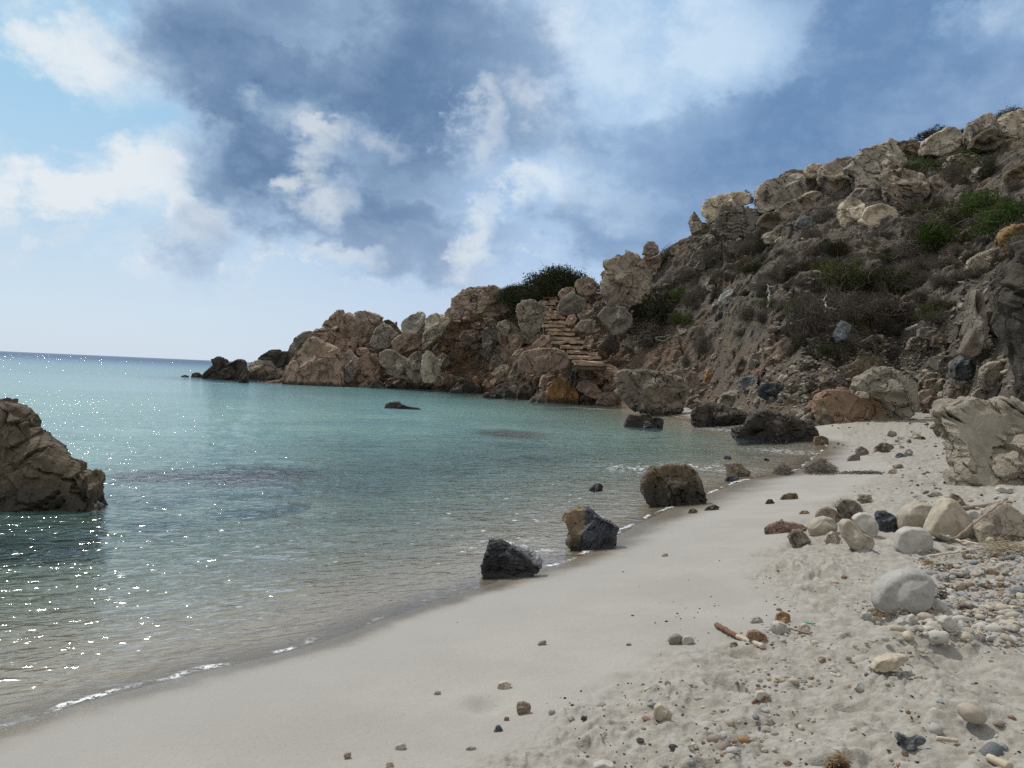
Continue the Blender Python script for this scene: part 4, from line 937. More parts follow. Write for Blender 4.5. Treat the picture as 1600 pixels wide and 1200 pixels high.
K('rock', 'brown rock bulging beside the blocky grey rock on the bank', 'rock', 'brown', 'r5', '808,560 830,505 880,478 925,495 935,545 880,575', HS, dd=-.4)
K('rock', 'flat shelf stone at the top right beside the wedge slab', 'rock', 'sandy', 'r5', '1145,228 1175,196 1225,192 1255,210 1235,245 1190,245', HS)
K('rock', 'pair of pale flat stones on top of the rust orange boulder', 'rock', 'pale', 'r5', '345,865 362,845 400,848 432,865 425,882 380,885', BB, d=23.2)
K('boulder', 'huge sandy pitted rock filling the right edge above the beach', 'boulder', 'sandy', 'f', '1482,690 1478,665 1482,645 1500,630 1526,622 1548,617 1578,619 1612,626 1670,645 1740,690 1760,770 1660,785 1580,785 1530,785 1490,785 1484,740', BB, thick=.7, facets=7, rough=1.6, blocky=.65, scale=1.8, lean=.75, strata=.25, lit=.3, d=11.6)
K('rock', 'pale blue slab on the sand in front of the huge sandy rock', 'rock', 'blue', 'rD', '962,1005 1000,970 1060,940 1130,925 1220,915 1300,940 1310,1010 1220,1035 1050,1035', BB, thick=.8)
K('boulder', 'dark wet boulder with a smooth hump at the end of the bay', 'boulder', 'dark', 'r6', '433,330 438,275 460,250 520,235 590,252 670,262 735,292 745,320 700,365 650,372 570,368 490,350 445,345', SB, wet=True)
K('boulder', 'big craggy black boulder with a split block at the water edge of the beach', 'boulder', 'dark', 'r6', '640,412 668,370 715,330 760,292 820,272 890,285 945,305 1030,325 1078,365 1090,400 1070,435 990,452 890,445 780,432 690,425', SB, wet=True, rough=1.4, facets=12)
K('rock', 'small flat dark rock at the right tip of the craggy black boulder', 'rock', 'brown', 'r6', '1068,440 1080,408 1120,402 1148,418 1145,448 1100,455', SB)
K('sea_rock', 'craggy black rock alone in the water near the end of the bay', 'rock', 'dark', 'r6', '78,355 90,318 112,288 150,295 190,288 212,284 235,308 285,312 292,335 278,375 215,370 140,362', WB, wet=True, rough=1.4)
K('sea_rock', 'low brown rock with a black tail breaking the middle of the bay', 'rock', 'dark', 'r1', '1278,955 1290,928 1318,913 1365,910 1392,930 1430,940 1480,945 1525,955 1500,964 1380,964', WB, thick=1.)
K('sea_boulder', 'large brown boulder in the sea cut off by the left edge', 'boulder', 'brown', 'f', '-260,770 -230,690 -150,645 -60,628 -10,630 10,636 30,656 50,684 76,702 102,718 126,731 141,742 152,757 160,780 166,800 176,830 60,840 -60,842 -200,836', WB, wet=True, thick=.6, facets=5, rough=1.25, scale=2.4, d=9.1, lean=.3, blocky=.75)
K('rock', 'small knob of rock at the right tip of the large sea boulder', 'rock', 'brown', 'f', '138,745 143,734 153,736 159,750 161,768 152,782 141,770', WB, wet=True, d=8.9)
K('boulder', 'tan pitted boulder at the water edge halfway along the beach', 'boulder', 'brown', 'r6', '173,690 175,640 192,600 230,570 285,558 345,553 410,556 445,568 475,600 488,645 505,695 498,740 430,762 330,750 200,742', BS, wet=True, thick=.9, facets=7, rough=1.2, base=.02)
K('boulder', 'angular rock half tan and half blue black, middle of three along the swash', 'boulder', 'ink', 'r8', '640,400 652,362 700,345 782,334 832,372 882,400 946,442 932,480 935,522 872,548 780,558 692,545 665,510 682,470', BS, wet=False, thick=.85, facets=9, base=.02, mat='two')
K('boulder', 'jagged charcoal rock with a pale grey top painted as lit, nearest of three along the swash', 'boulder', 'ink', 'r8', '180,682 190,635 208,588 232,530 300,520 342,540 422,555 502,590 520,625 505,678 440,702 310,714 202,704', BS, thick=.8, facets=9, strata=.7, base=.02, mat='char')
K('rock', 'tiny black rock poking out of the shallow water', 'rock', 'ink', 'r8', '778,232 808,205 840,193 862,212 858,238 810,240', WB, wet=True)
K('rock', 'dark chunk standing in the wet sand beyond the tan pitted boulder', 'rock', 'grey', 'r6', '615,605 612,550 650,543 695,547 742,592 735,608 680,615', BS)
K('rock', 'flat dark stone at the foot of the dark chunk in the wet sand', 'rock', 'ink', 'r6', '605,635 625,615 665,610 688,625 660,638', BS)
K('rock', 'tiny black stone in the wash left of the dark chunk', 'rock', 'ink', 'r6', '598,522 612,506 640,512 645,526', WB)
K('rock', 'tiny black stone in the wash above the dark chunk', 'rock', 'ink', 'r6', '808,530 820,518 838,524 840,536', WB)
K('rock', 'small dark rock added to close the bright gap between the stack and the headland tip', 'rock', 'dark', 'r1', '376,800 380,760 392,722 408,690 424,712 432,760 436,800', WB, wet=True, d=66)  # added rock: blocks the bright sky streak reflected in the gap
# ------------------------------------------------------------------ stones on the beach (named one by one)
def S_(label, pal, pts, reg='rA', cat='stone', name='stone', group=BS, **kw):
    kw.setdefault('base', .04); kw.setdefault('thick', .95)
    return K(name, label, cat, pal, reg, pts, group, **kw)
S_('big smooth pale grey stone leaning on the shingle, largest near the camera', 'white', '758,770 770,735 800,690 835,660 880,635 930,612 985,603 1040,615 1075,638 1092,670 1080,720 1062,775 1040,805 985,825 930,838 880,842 820,830 775,808', smooth=True, scale=14)
S_('smooth pale grey stone like a loaf in front of the triangular stone', 'white', '882,478 888,440 900,402 930,380 955,371 1000,372 1042,376 1072,402 1086,440 1078,470 1040,495 980,506 910,506', smooth=True, scale=14)
S_('tall triangular grey beige stone standing on the sand with a reed across it', 'sandy', '1046,385 1068,345 1100,295 1130,250 1155,222 1185,208 1212,214 1240,242 1270,285 1300,330 1325,370 1338,405 1335,440 1280,450 1200,446 1120,420', smooth=True, scale=9, thick=.8)
S_('broad grey beige stone behind the loaf stone, left of the triangular one', 'sandy', '898,345 908,305 935,268 975,243 1020,235 1075,242 1112,262 1110,300 1080,340 1040,370 980,384 905,388', smooth=True, scale=9, rough=1.3)
S_('pitted grey stone with a pointed top at the right edge beside the shingle', 'sandy', '1320,372 1350,345 1395,340 1412,300 1435,265 1480,240 1538,248 1575,280 1620,322 1660,380 1640,420 1560,440 1460,455 1400,452 1335,440', facets=8, rough=.7, scale=7)
S_('glossy blue black stone between the round pale stone and the broad beige one', 'ink', '778,345 782,310 792,282 838,284 868,300 892,318 905,350 908,382 862,396 815,388 785,376', facets=8, scale=16)
S_('dark grey angular boulder at the back of the stone group by the smooth sand', 'grey', '558,252 575,228 620,214 660,222 690,245 702,272 690,300 650,318 620,335 590,310 570,285', facets=8, scale=8)
S_('knobbly mid grey stone left of the dark angular boulder', 'grey', '440,310 455,285 480,265 520,262 550,272 585,300 608,325 585,348 540,345 480,335', scale=9)
S_('rounded tan stone half sunk in sand at the left of the stone group', 'sandy', '398,370 415,340 450,318 495,310 535,320 558,350 558,385 520,396 450,412 408,405', smooth=True, scale=12)
S_('round pale grey stone resting on the knuckle-shaped stone', 'white', '648,322 665,302 695,289 735,292 762,312 780,345 782,375 770,405 735,412 700,388 670,362', smooth=True, scale=14, thick=.9, dd=-.02, group='stones stacked in a pair')
S_('pinkish knuckle-shaped stone carrying the round pale stone', 'sandy', '582,352 605,328 640,326 660,345 680,385 720,410 755,425 762,450 740,482 695,506 660,492 625,462 600,425', smooth=True, scale=10, rough=2.2, group='stones stacked in a pair')
S_('angular grey tan stone alone in front of the sunken tan stone', 'grey', '288,432 302,405 325,388 368,385 392,410 412,442 398,468 355,480 315,472', facets=7, scale=14)
S_('small cream and tan stone left of the knuckle-shaped stone', 'pale', '490,440 505,415 540,395 565,405 582,432 570,462 535,470 505,464', facets=6, scale=14)
S_('reddish brown twisted lump of driftwood lying at the edge of the smooth sand', 'red', '152,395 175,368 215,348 262,334 300,345 360,352 402,372 395,384 330,388 270,394 200,404', cat='driftwood', name='driftwood', rough=1.7, scale=12, thick=.6, group='driftwood on the beach')
S_('small pitted clod of stone behind the dark angular boulder', 'sandy', '668,215 695,190 750,188 757,215 720,226 685,228', rough=1.4)
S_('flat brown clump of dried weed on the smooth sand', 'brown', '243,214 262,190 300,180 340,184 345,206 300,216', cat='weed clump', name='weed_clump', rough=1.5, scale=20)
S_('tiny rust red crumb on the smooth sand above the driftwood', 'red', '345,292 365,278 395,276 412,290 380,296')
S_('tiny dark cone of sand-topped stone left of the weed clump', 'dark', '160,236 178,215 200,214 216,234 190,240')
S_('long flat pale stone on sand below the huge sandy rock', 'white', '1438,158 1460,146 1500,152 1535,152 1540,172 1500,180 1450,168', smooth=True, scale=14)
S_('flat buried stone in trampled sand left of the long flat pale stone', 'sandy', '1060,190 1085,172 1130,172 1145,190 1100,200', smooth=True, scale=14)
S_('white slab of stone on the sand near the seaweed heap', 'pale', '835,68 850,50 890,45 895,62 870,74', facets=5)
S_('pale grey cobble partly hidden behind the triangular stone', 'white', '1270,305 1290,280 1330,276 1352,300 1340,335 1300,345', smooth=True, scale=14)
S_('small angular grey stone behind the tip of the triangular stone', 'grey', '1190,205 1205,180 1240,195 1280,250 1250,262', scale=12)
S_('tan angular stone left of the twin stones at the end of the smooth sand', 'grey', '1238,532 1262,510 1290,498 1315,510 1310,525 1270,535', reg='r6')
S_('grey blocky stone above the tan angular stone by the sand edge', 'grey', '1285,500 1290,475 1320,458 1345,468 1362,490 1330,508', reg='r6')
S_('flat dark stone lying near the foot of the rust orange boulder', 'grey', '1378,490 1392,462 1425,440 1460,440 1495,465 1450,482', reg='r6')
S_('dark rounded stone on the sand left of the huge sandy rock', 'brown', '250,700 262,678 300,665 345,665 365,690 350,712 290,716', reg='rD')
S_('blue grey angular stone on sand below the dark rounded stone', 'blue', '95,852 115,815 150,802 190,825 205,848 160,858', reg='rD')
S_('whitish stone behind the blue grey angular one', 'white', '172,810 190,780 225,768 255,795 240,825 205,830', reg='rD')
S_('bright white flat stone alone on sand left of the huge sandy rock', 'white', '28,978 42,948 80,936 115,950 112,972 70,982', reg='rD')
S_('grey stone of two touching on the smooth sand, left one', 'grey', '115,268 128,250 155,242 175,250 176,270 150,284 125,280', reg='rB', smooth=True, scale=20, group='pair of touching stones')
S_('paler speckled stone of two touching on the smooth sand, right one', 'white', '172,268 185,252 210,248 225,262 222,280 190,285 174,280', reg='rB', smooth=True, scale=20, group='pair of touching stones')
S_('long cobble half buried in the trampled sand', 'sandy', '955,380 985,350 1040,332 1110,328 1120,345 1070,372 1000,388', reg='rB', smooth=True, scale=14)
S_('upright brown egg stone with sand behind it', 'sandy', '56,575 60,545 85,533 112,545 132,570 128,592 95,598 65,590', reg='rB', smooth=True, scale=18)
S_('dark grey split rock near the bottom right corner', 'blue', '1065,670 1075,655 1100,665 1140,690 1165,668 1195,680 1180,695 1150,700 1135,722 1105,725 1085,700', reg='rB', facets=9, scale=14)
S_('orange brown crumbly stone left of the round grey cobble', 'ochre', '562,180 570,160 600,150 625,162 625,190 600,197 570,190', reg='rB', scale=20)
S_('round grey cobble beside the orange brown stone', 'white', '543,220 548,198 575,188 605,198 618,222 600,238 560,240', reg='rB', smooth=True, scale=16)
S_('cream oval cobble right of the round grey one', 'pale', '655,228 668,205 690,197 710,212 700,235 672,240', reg='rB', smooth=True, scale=16)
S_('flat grey disc stone on the smooth sand edge', 'white', '458,190 470,172 495,168 512,182 505,194 475,196', reg='rB', smooth=True, scale=16)
S_('white quartz lump with a red stone against it', 'white', '475,505 485,482 515,478 540,490 548,510 510,522', reg='rB', smooth=True, scale=14)
S_('red stone leaning on the white quartz lump', 'red', '502,515 515,500 540,505 545,530 525,540', reg='rB', scale=18)
S_('tan cubic stone left of the painted-looking stick', 'sandy', '370,292 378,278 405,276 410,294 390,302', reg='rB', facets=6)
S_('blue grey oval cobble right of the big smooth stone', 'white', '1068,800 1085,775 1115,766 1150,785 1182,825 1150,838 1100,828', smooth=True, scale=14, group=BS)
S_('grey cobble with a shadowed end in the middle of the shingle', 'white', '1126,890 1140,868 1180,862 1215,885 1232,920 1205,942 1160,935', smooth=True, scale=14)
S_('white flat cobble under the big smooth stone', 'white', '690,870 700,848 725,838 752,852 750,878 715,884', smooth=True, scale=14)
S_('rough dark grey cobble touching the right foot of the big smooth stone', 'grey', '885,870 905,835 935,822 962,850 958,880 910,885', scale=18)
S_('pale blue cobble below the rough dark cobble', 'white', '950,890 960,862 985,852 1008,880 1000,912 970,912', smooth=True, scale=14)
S_('whitish wide cobble below the pale blue one', 'white', '872,925 890,895 925,880 970,895 975,920 930,932', smooth=True, scale=14)
S_('reddish pebble at the back of the shingle', 'red', '1165,598 1175,572 1205,568 1218,590 1200,606', smooth=True, scale=14)
S_('light oval pebble with a grey neighbour behind the shingle', 'white', '1185,622 1200,604 1250,605 1295,628 1270,642 1215,638', smooth=True, scale=14)
S_('flat pale oval pebble alone on the smooth sand above the footprint', 'pale', '738,330 745,312 775,304 797,314 795,328 765,336', reg='rC', smooth=True, scale=24)
S_('dark red rounded stone beside the footprint', 'red', '818,415 822,398 850,393 875,402 880,422 868,440 840,444 822,432', reg='rC', scale=20, thick=1.)
S_('little red chip below the dark red stone', 'red', '766,465 770,455 788,455 788,468 775,470', reg='rC')
S_('small slate grey wedge below the footprint', 'blue', '724,512 735,492 750,490 764,512 745,516', reg='rC')
S_('shiny mottled pebble near the bottom edge of the sand', 'white', '312,580 325,568 350,563 360,575 348,588 320,590', reg='rC', smooth=True, scale=26)
S_('small dark pebble alone at the bottom of the smooth sand', 'grey', '98,615 105,602 128,602 130,615 115,628', reg='rC', smooth=True)
S_('tiny pale pebble on the smooth sand above the footprint on the left', 'grey', '474,355 485,346 503,348 503,360 485,361', reg='rC', smooth=True)
S_('dark elongated pebble in the middle of the smooth sand', 'grey', '906,150 915,140 940,134 945,145 925,155', reg='rC', smooth=True)
S_('tiny dark pebble on the smooth sand left of the touching pair', 'grey', '1275,155 1280,147 1297,148 1297,157', reg='rC', smooth=True)
S_('white chip at the bottom of the sand right of the shiny pebble', 'white', '606,586 625,576 650,578 648,588 620,592', reg='rC', smooth=True)
S_('cream crumbly shell-like stone at the bottom edge', 'pale', '272,655 280,642 300,643 308,656 290,664', reg='rC')
S_('pale blue stone cut off by the bottom edge of the photo', 'white', '1130,690 1140,655 1180,641 1225,652 1240,690 1190,720', reg='rC', smooth=True, scale=14)
S_('small white shell-like pebble on the clods near the egg stone', 'white', '950,435 958,422 978,424 982,438 965,444', reg='rC', smooth=True)
S_('brown pebble on smooth sand near the swash boulders', 'sandy', '1185,597 1195,585 1218,585 1224,597 1200,602', reg='r8', smooth=True)
S_('dark weedy stone on the sand in front of the tan pitted boulder', 'brown', '1330,358 1345,340 1375,338 1390,352 1365,363', reg='r8')
S_('dark weedy wedge stone right of the other weedy stone by the tan pitted boulder', 'brown', '1420,345 1445,325 1480,314 1510,328 1500,340 1450,347', reg='r8')

# ------------------------------------------------------------------ pebble shapes shared by copies
random.seed(5); rng = np.random.RandomState(77)
def blob_mesh(name, seed, ax, rough, sub=3, angular=False):
    V, Fc = ico(sub); r_ = np.random.RandomState(seed)
    Q = V.copy()
    if angular:
        for _ in range(9):
            n = r_.normal(size=3); n /= np.linalg.norm(n); c = r_.uniform(.35, .7)
            d = Q @ n - c; Q = Q - np.where(d > 0, d, 0)[:, None] * n
    o = r_.uniform(-40, 40, 3)
    Q = Q * (1 + rough * fbm(V * 1.1 + o, seed, 3) + rough * .25 * fbm(V * 4 + o, seed + 3, 2))[:, None]
    return mesh_np(name, Q * np.array(ax), Fc, smooth=not angular)
peb = [blob_mesh('pebble_mesh', 200 + i, (1, rng.uniform(.65, .95), rng.uniform(.42, .75)), .16) for i in range(12)]
ang = [blob_mesh('stone_mesh', 300 + i, (1, rng.uniform(.65, 1.), rng.uniform(.5, .85)), .20, angular=True) for i in range(12)]
def place_copy(name, me, mat, loc, s, rot, label, cat, group):
    o = bpy.data.objects.new(name, me); COL.objects.link(o)
    o.location = loc; o.scale = (s, s, s); o.rotation_euler = rot
    if not me.materials: me.materials.append(mat)
    o.material_slots[0].link = 'OBJECT'; o.material_slots[0].material = mat
    return tag(o, label, cat, group)

# scattered pebbles: positions drawn over the picture zones where the photograph shows them
def zone_pts(n, zones):
    out = []; tot = sum(z[-1] for z in zones)
    for (x0, y0, x1, y1, w) in zones:
        for _ in range(int(n * w / tot)):
            out.append((rng.uniform(x0, x1), rng.uniform(y0, y1)))
    return np.array(out)
def ground_many(px, py):
    d = np.array([tuple(ray(a, b)) for a, b in zip(px, py)])
    z = np.zeros(len(px)) + .3
    for _ in range(9):
        k = (z - CAM_Z) / d[:, 2]; x, y = d[:, 0] * k, d[:, 1] * k
        z = beach_z(x, y)
    k = (z - CAM_Z) / d[:, 2]
    return d[:, 0] * k, d[:, 1] * k, z
def clustered(px, py, keep):
    x, y, z = ground_many(px, py)
    k = fbm(v3(x * 1.7, y * 1.7), 91, 4) + rng.uniform(-.35, .35, len(x)) + .95 * sm(px, 1380, 1500) * (1 - sm(py, 985, 1060)) > keep
    return k
pp = zone_pts(900, [(1440, 875, 1640, 1000, 260), (1360, 940, 1620, 1010, 60), (1190, 930, 1400, 1010, 40), (1170, 985, 1420, 1090, 40), (1500, 840, 1640, 900, 40),
                    (1080, 1080, 1300, 1180, 18), (1020, 1120, 1200, 1200, 12), (1300, 1050, 1600, 1200, 18), (1380, 780, 1600, 850, 15), (1400, 880, 1500, 960, 30)])
pp = pp[clustered(pp[:, 0], pp[:, 1], .06)]
gx_, gy_, gz_ = ground_many(pp[:, 0], pp[:, 1])
peb_pal = [('white', 5), ('white', 4), ('sandy', 4), ('grey', 2), ('blue', 2), ('pale', 3), ('red', .35), ('ochre', .1)]
pw = np.array([w for _, w in peb_pal]); pw = pw / pw.sum()
order = np.argsort(gy_)
PLAB = {'white': 'smooth whitish grey pebble among the shingle and trampled sand', 'sandy': 'buff pebble among the shingle and trampled sand', 'grey': 'dark grey pebble among the shingle and trampled sand',
        'blue': 'blue grey pebble among the shingle and trampled sand', 'pale': 'cream pebble among the shingle and trampled sand', 'red': 'reddish pebble among the shingle and trampled sand', 'ochre': 'rusty orange pebble among the shingle and trampled sand'}
merge = []
cnt = 0
for i in order:
    pal = peb_pal[rng.choice(len(peb_pal), p=pw)][0]
    s = min(.045, .011 + rng.gamma(1.8, .0075)) * (1.15 if pp[i, 0] > 1400 else .72)
    rot = (rng.uniform(-.3, .3), rng.uniform(-.3, .3), rng.uniform(0, 6.28))
    loc = (gx_[i], gy_[i], gz_[i] + s * rng.uniform(-.22, .15))
    me_ = (peb if rng.rand() < .75 else ang)[rng.randint(12)]
    if cnt < 290 and s > .013:
        place_copy('pebble', me_, rock_mat(pal, 14 if pal not in ('white',) else 18, smooth=True), loc, s, rot, PLAB[pal], 'pebble', PLAB[pal].replace('pebble ', 'pebbles '))
        cnt += 1
    else: merge.append((loc, s, rot))

def merged_rocks(name, items, mats, sub=2, variants=10, angular=True, squash=(.5, .85), seed=1):
    """one mesh of many small stones nobody could count"""
    r_ = np.random.RandomState(seed); V, Fc = ico(sub); shapes = []
    for k in range(variants):
        Q = V.copy()
        if angular:
            for _ in range(7):
                n = r_.normal(size=3); n /= np.linalg.norm(n); c = r_.uniform(.5, .9); d = Q @ n - c; Q = Q - np.where(d > 0, d, 0)[:, None] * n
        Q = Q * (1 + .22 * fbm(V * 1.2 + r_.uniform(-40, 40, 3), k, 2))[:, None] * np.array([1, r_.uniform(.6, 1), r_.uniform(*squash)])
        shapes.append(Q)
    n = len(items); nv = len(V)
    out = np.zeros((n, nv, 3)); tint = np.zeros((n, nv)); 
    for k, (loc, s, rot) in enumerate(items):
        M = np.array(Matrix.Rotation(rot[2], 3, 'Z') @ Matrix.Rotation(rot[0], 3, 'X') @ Matrix.Rotation(rot[1], 3, 'Y'))
        out[k] = shapes[r_.randint(variants)] @ M.T * s + np.array(loc); tint[k] = r_.rand()
    faces = (np.arange(n)[:, None, None] * nv + Fc[None]).reshape(-1, 3)
    me = mesh_np(name + '_mesh', out.reshape(-1, 3), faces, smooth=False)
    add_attr(me, 'tint', tint.ravel())
    return link(name, me, mats)
def tint_mat(name, cols, sc=8, bump=.03):
    mt, g = new_mat(name)
    t = g.attr('tint'); r = g.n('ShaderNodeValToRGB', ins={0: t}); r.color_ramp.interpolation = 'CONSTANT'
    el = r.color_ramp.elements
    for i, c in enumerate(cols):
        e = el[i] if i < 2 else el.new(i / len(cols))
        e.position = i / len(cols); e.color = c + (1,)
    pos = g.n('ShaderNodeNewGeometry').outputs['Position']
    n = g.noise(pos, sc, 5, .65)
    col = g.mix(g.step(n, .3, .7), g.mix(1., r.outputs[0], (.72, .71, .70), 'MULTIPLY'), g.mix(1., r.outputs[0], (1.12, 1.1, 1.08), 'MULTIPLY'))
    finish(g, col, .85, n, .8, bump)
    return mt
p2 = zone_pts(6200, [(1420, 860, 1650, 1010, 1400), (1340, 930, 1640, 1020, 500), (1180, 900, 1420, 1010, 330), (1120, 985, 1450, 1100, 300), (1000, 1060, 1300, 1200, 240), (1250, 1040, 1620, 1200, 240), (1440, 780, 1640, 870, 180), (850, 1090, 1050, 1200, 110), (1330, 690, 1500, 800, 160), (1300, 660, 1480, 720, 130)])
p2 = p2[clustered(p2[:, 0], p2[:, 1], .22)]
x2, y2, z2 = ground_many(p2[:, 0], p2[:, 1])
for i in range(len(x2)):
    s = min(.026, .0035 + rng.gamma(1.4, .0038)) * min(2.2, max(1., y2[i] / 5.))
    merge.append(((x2[i], y2[i], z2[i] + s * .02), s, (rng.uniform(-.4, .4), rng.uniform(-.4, .4), rng.uniform(0, 6.28))))
SH_COL = [(.36, .34, .31), (.31, .285, .25), (.35, .305, .24), (.21, .20, .19), (.26, .27, .285), (.40, .36, .30), (.24, .16, .115), (.34, .30, .26), (.15, .135, .12), (.46, .44, .41)]
tag(merged_rocks('shingle', merge, tint_mat('shingle_stone', SH_COL, 60, .004), 2, 14, False, (.4, .75), 3), 'small mixed shingle and grit strewn over the trampled sand', 'shingle', kind='stuff')
# broken stones strewn between the huge sandy rock and the slope foot
pz = zone_pts(64, [(1385, 645, 1480, 700, 22), (1400, 690, 1482, 760, 22), (1500, 752, 1620, 790, 10), (1290, 676, 1400, 700, 8)])
xb, yb, zb_ = ground_many(pz[:, 0], pz[:, 1])
for i in range(len(xb)):
    s = (.03 + rng.gamma(1.5, .03)) * max(.6, yb[i] / 20)
    place_copy('beach_rock', ang[rng.randint(12)], rock_mat(['grey', 'sandy', 'pale', 'brown'][rng.randint(4)], 5), (xb[i], yb[i], zb_[i] + s * rng.uniform(-.1, .2)), s, (rng.uniform(-.4, .4), rng.uniform(-.4, .4), rng.uniform(0, 6.28)),
               'broken stone strewn on the sand beside the huge sandy rock', 'rock', 'broken stones beside the huge sandy rock')
# dark specks of dry weed and charcoal on the smooth sand
p2 = None
p3 = zone_pts(420, [(1020, 930, 1250, 1060, 90), (880, 1060, 1250, 1200, 160), (700, 830, 1200, 980, 40), (1190, 860, 1400, 960, 60), (1250, 1000, 1600, 1200, 120), (1330, 690, 1460, 790, 60)])
x3, y3, z3 = ground_many(p3[:, 0], p3[:, 1])
it = [((x3[i], y3[i], z3[i] + .002), .0025 + rng.gamma(1.3, .0028), (rng.uniform(-.3, .3), rng.uniform(-.3, .3), rng.uniform(0, 6.28))) for i in range(len(x3))]
tag(merged_rocks('beach_litter', it, tint_mat('dry_weed_bits', [(.05, .042, .035), (.10, .07, .045), (.035, .032, .03), (.16, .11, .07)], 60, .003), 1, 8, True, (.3, .6), 4), 'dark crumbs of dry weed and charcoal strewn on the sand', 'litter', kind='stuff')
# ------------------------------------------------------------------ scree on the hillside
def hill_pts(n, zones, seed):
    r_ = np.random.RandomState(seed); out = []; tot = sum(z[-1] for z in zones)
    o = Vector((0, 0, CAM_Z))
    for (x0, y0, x1, y1, w) in zones:
        for _ in range(int(n * w / tot)):
            px, py = r_.uniform(x0, x1), r_.uniform(y0, y1)
            h = BVH2.ray_cast(o, ray(px, py).normalized())
            if h[0] is not None and h[0].z > -.1: out.append((px, py, h[0], h[1]))
    return out
hr = np.random.RandomState(9)
red_z = [(650, 490, 860, 620, 420), (560, 560, 780, 615, 120), (800, 540, 960, 640, 160), (860, 430, 960, 560, 60)]
gry_z = [(940, 400, 1150, 600, 240), (1000, 330, 1300, 520, 260), (1150, 420, 1600, 640, 700), (1250, 530, 1480, 640, 520), (1300, 260, 1620, 430, 200), (950, 560, 1260, 680, 380), (1480, 380, 1640, 600, 260)]
it = []
for (px, py, q, n) in hill_pts(2600, red_z, 1):
    s = min(.5, .035 + hr.gamma(1.1, .075)); it.append((tuple(q + Vector((0, 0, s * .15))), s, (hr.uniform(-.4, .4), hr.uniform(-.4, .4), hr.uniform(0, 6.28))))
RED_COL = [(.27, .16, .105), (.19, .115, .08), (.28, .195, .135), (.20, .145, .105), (.16, .10, .07), (.32, .235, .165), (.11, .088, .07)]
tag(merged_rocks('red_scree', it, tint_mat('red_scree_stone', RED_COL, 4, .06), 2, 12, True, (.35, .8), 5), 'loose reddish scree between the headland boulders', 'scree', kind='stuff')
it = []
for (px, py, q, n) in hill_pts(7500, gry_z, 2):
    s = min(.32, .02 + hr.gamma(1.0, .032)); it.append((tuple(q + Vector((0, 0, s * .1))), s, (hr.uniform(-.4, .4), hr.uniform(-.4, .4), hr.uniform(0, 6.28))))
GRY_COL = [(.21, .185, .15), (.15, .13, .108), (.27, .235, .19), (.18, .158, .13), (.34, .30, .25), (.11, .098, .082), (.22, .17, .12), (.16, .158, .155)]
tag(merged_rocks('grey_scree', it, tint_mat('grey_scree_stone', GRY_COL, 4, .05), 2, 12, True, (.35, .8), 6), 'loose grey scree strewn down the brown slope', 'scree', kind='stuff')
# medium loose rocks, one object each
def loose(n, zones, seed, smin, smax, pals, label, group):
    r_ = np.random.RandomState(seed)
    for (px, py, q, nn) in hill_pts(n, zones, seed):
        s = r_.uniform(smin, smax) * (.6 + .4 * q.y / 60)
        pal = pals[r_.randint(len(pals))]
        place_copy('loose_rock', ang[r_.randint(12)], rock_mat(pal, 2.5), tuple(q + Vector((0, 0, s * .2))), s, (r_.uniform(-.4, .4), r_.uniform(-.4, .4), r_.uniform(0, 6.28)), label, 'rock', group)
loose(44, [(560, 560, 960, 640, 40), (640, 500, 850, 610, 40)], 21, .30, .75, ['warm', 'red', 'grey'], 'loose angular rock in the reddish scree of the headland', 'loose rocks in the reddish scree')
loose(40, [(560, 600, 780, 618, 26), (760, 610, 960, 640, 34)], 25, .35, .8, ['dark', 'warm', 'brown'], 'loose rock in the jumble along the headland waterline', 'rocks jumbled along the waterline')
loose(90, [(1000, 350, 1300, 560, 40), (1150, 480, 1560, 640, 60), (1380, 300, 1620, 480, 25)], 22, .16, .42, ['grey', 'sandy', 'pale'], 'loose grey rock lying on the scrubby brown slope', 'loose rocks on the scrubby slope')
loose(60, [(1060, 640, 1300, 670, 40), (1100, 600, 1260, 650, 30)], 23, .18, .45, ['grey', 'sandy', 'warm'], 'loose rock in the rubble behind the dark wet boulders', 'rubble rocks behind the wet boulders')

# ------------------------------------------------------------------ boulders filling the jumble between the named ones
def block_mesh(i):
    r_ = np.random.RandomState(800 + i); k = r_.randint(5, 8)
    a = np.sort(r_.uniform(-math.pi, math.pi, k)); q = r_.uniform(.75, 1.2, k)
    th = np.linspace(-math.pi, math.pi, 361); rr = np.interp(th, np.concatenate([a - 2 * math.pi, a, a + 2 * math.pi]), np.tile(q, 3))
    Q, Fc = shape_rock(lambda t: (np.interp(t, th, np.full(361, q.mean())), np.interp(t, th, rr)), 1.0, r_.uniform(.7, 1.), 4, 800 + i, 7, .62, 1., False, .5 if i % 3 == 0 else 0., .4)
    Q[:, 2] *= r_.uniform(.55, .9); Q[:, 0] *= r_.uniform(.9, 1.3)
    return mesh_np('block_mesh', Q, Fc, False)
blocks = [block_mesh(i) for i in range(12)]
def jumble(n, zones, seed, smin, smax, pals, label, group, wet=False, flat=.25):
    r_ = np.random.RandomState(seed)
    for (px, py, q, nn) in hill_pts(n, zones, seed):
        s = smin + (smax - smin) * r_.rand() ** 1.6
        place_copy('boulder', blocks[r_.randint(12)], rock_mat(pals[r_.randint(len(pals))], round(1.1 / s, 0), wet), tuple(q + Vector((0, .1 * s, .1 * s))), s, (r_.uniform(-flat, flat), r_.uniform(-flat, flat), r_.uniform(-.6, .6) + (3.14 if r_.rand() < .3 else 0)), label, 'boulder', group)
jumble(80, [(560, 510, 700, 600, 34), (680, 490, 860, 600, 40), (560, 585, 780, 608, 16)], 61, .35, 1.15, ['warm', 'red', 'grey', 'warm'], 'angular block in the reddish jumble of the headland', 'angular blocks of the headland jumble')
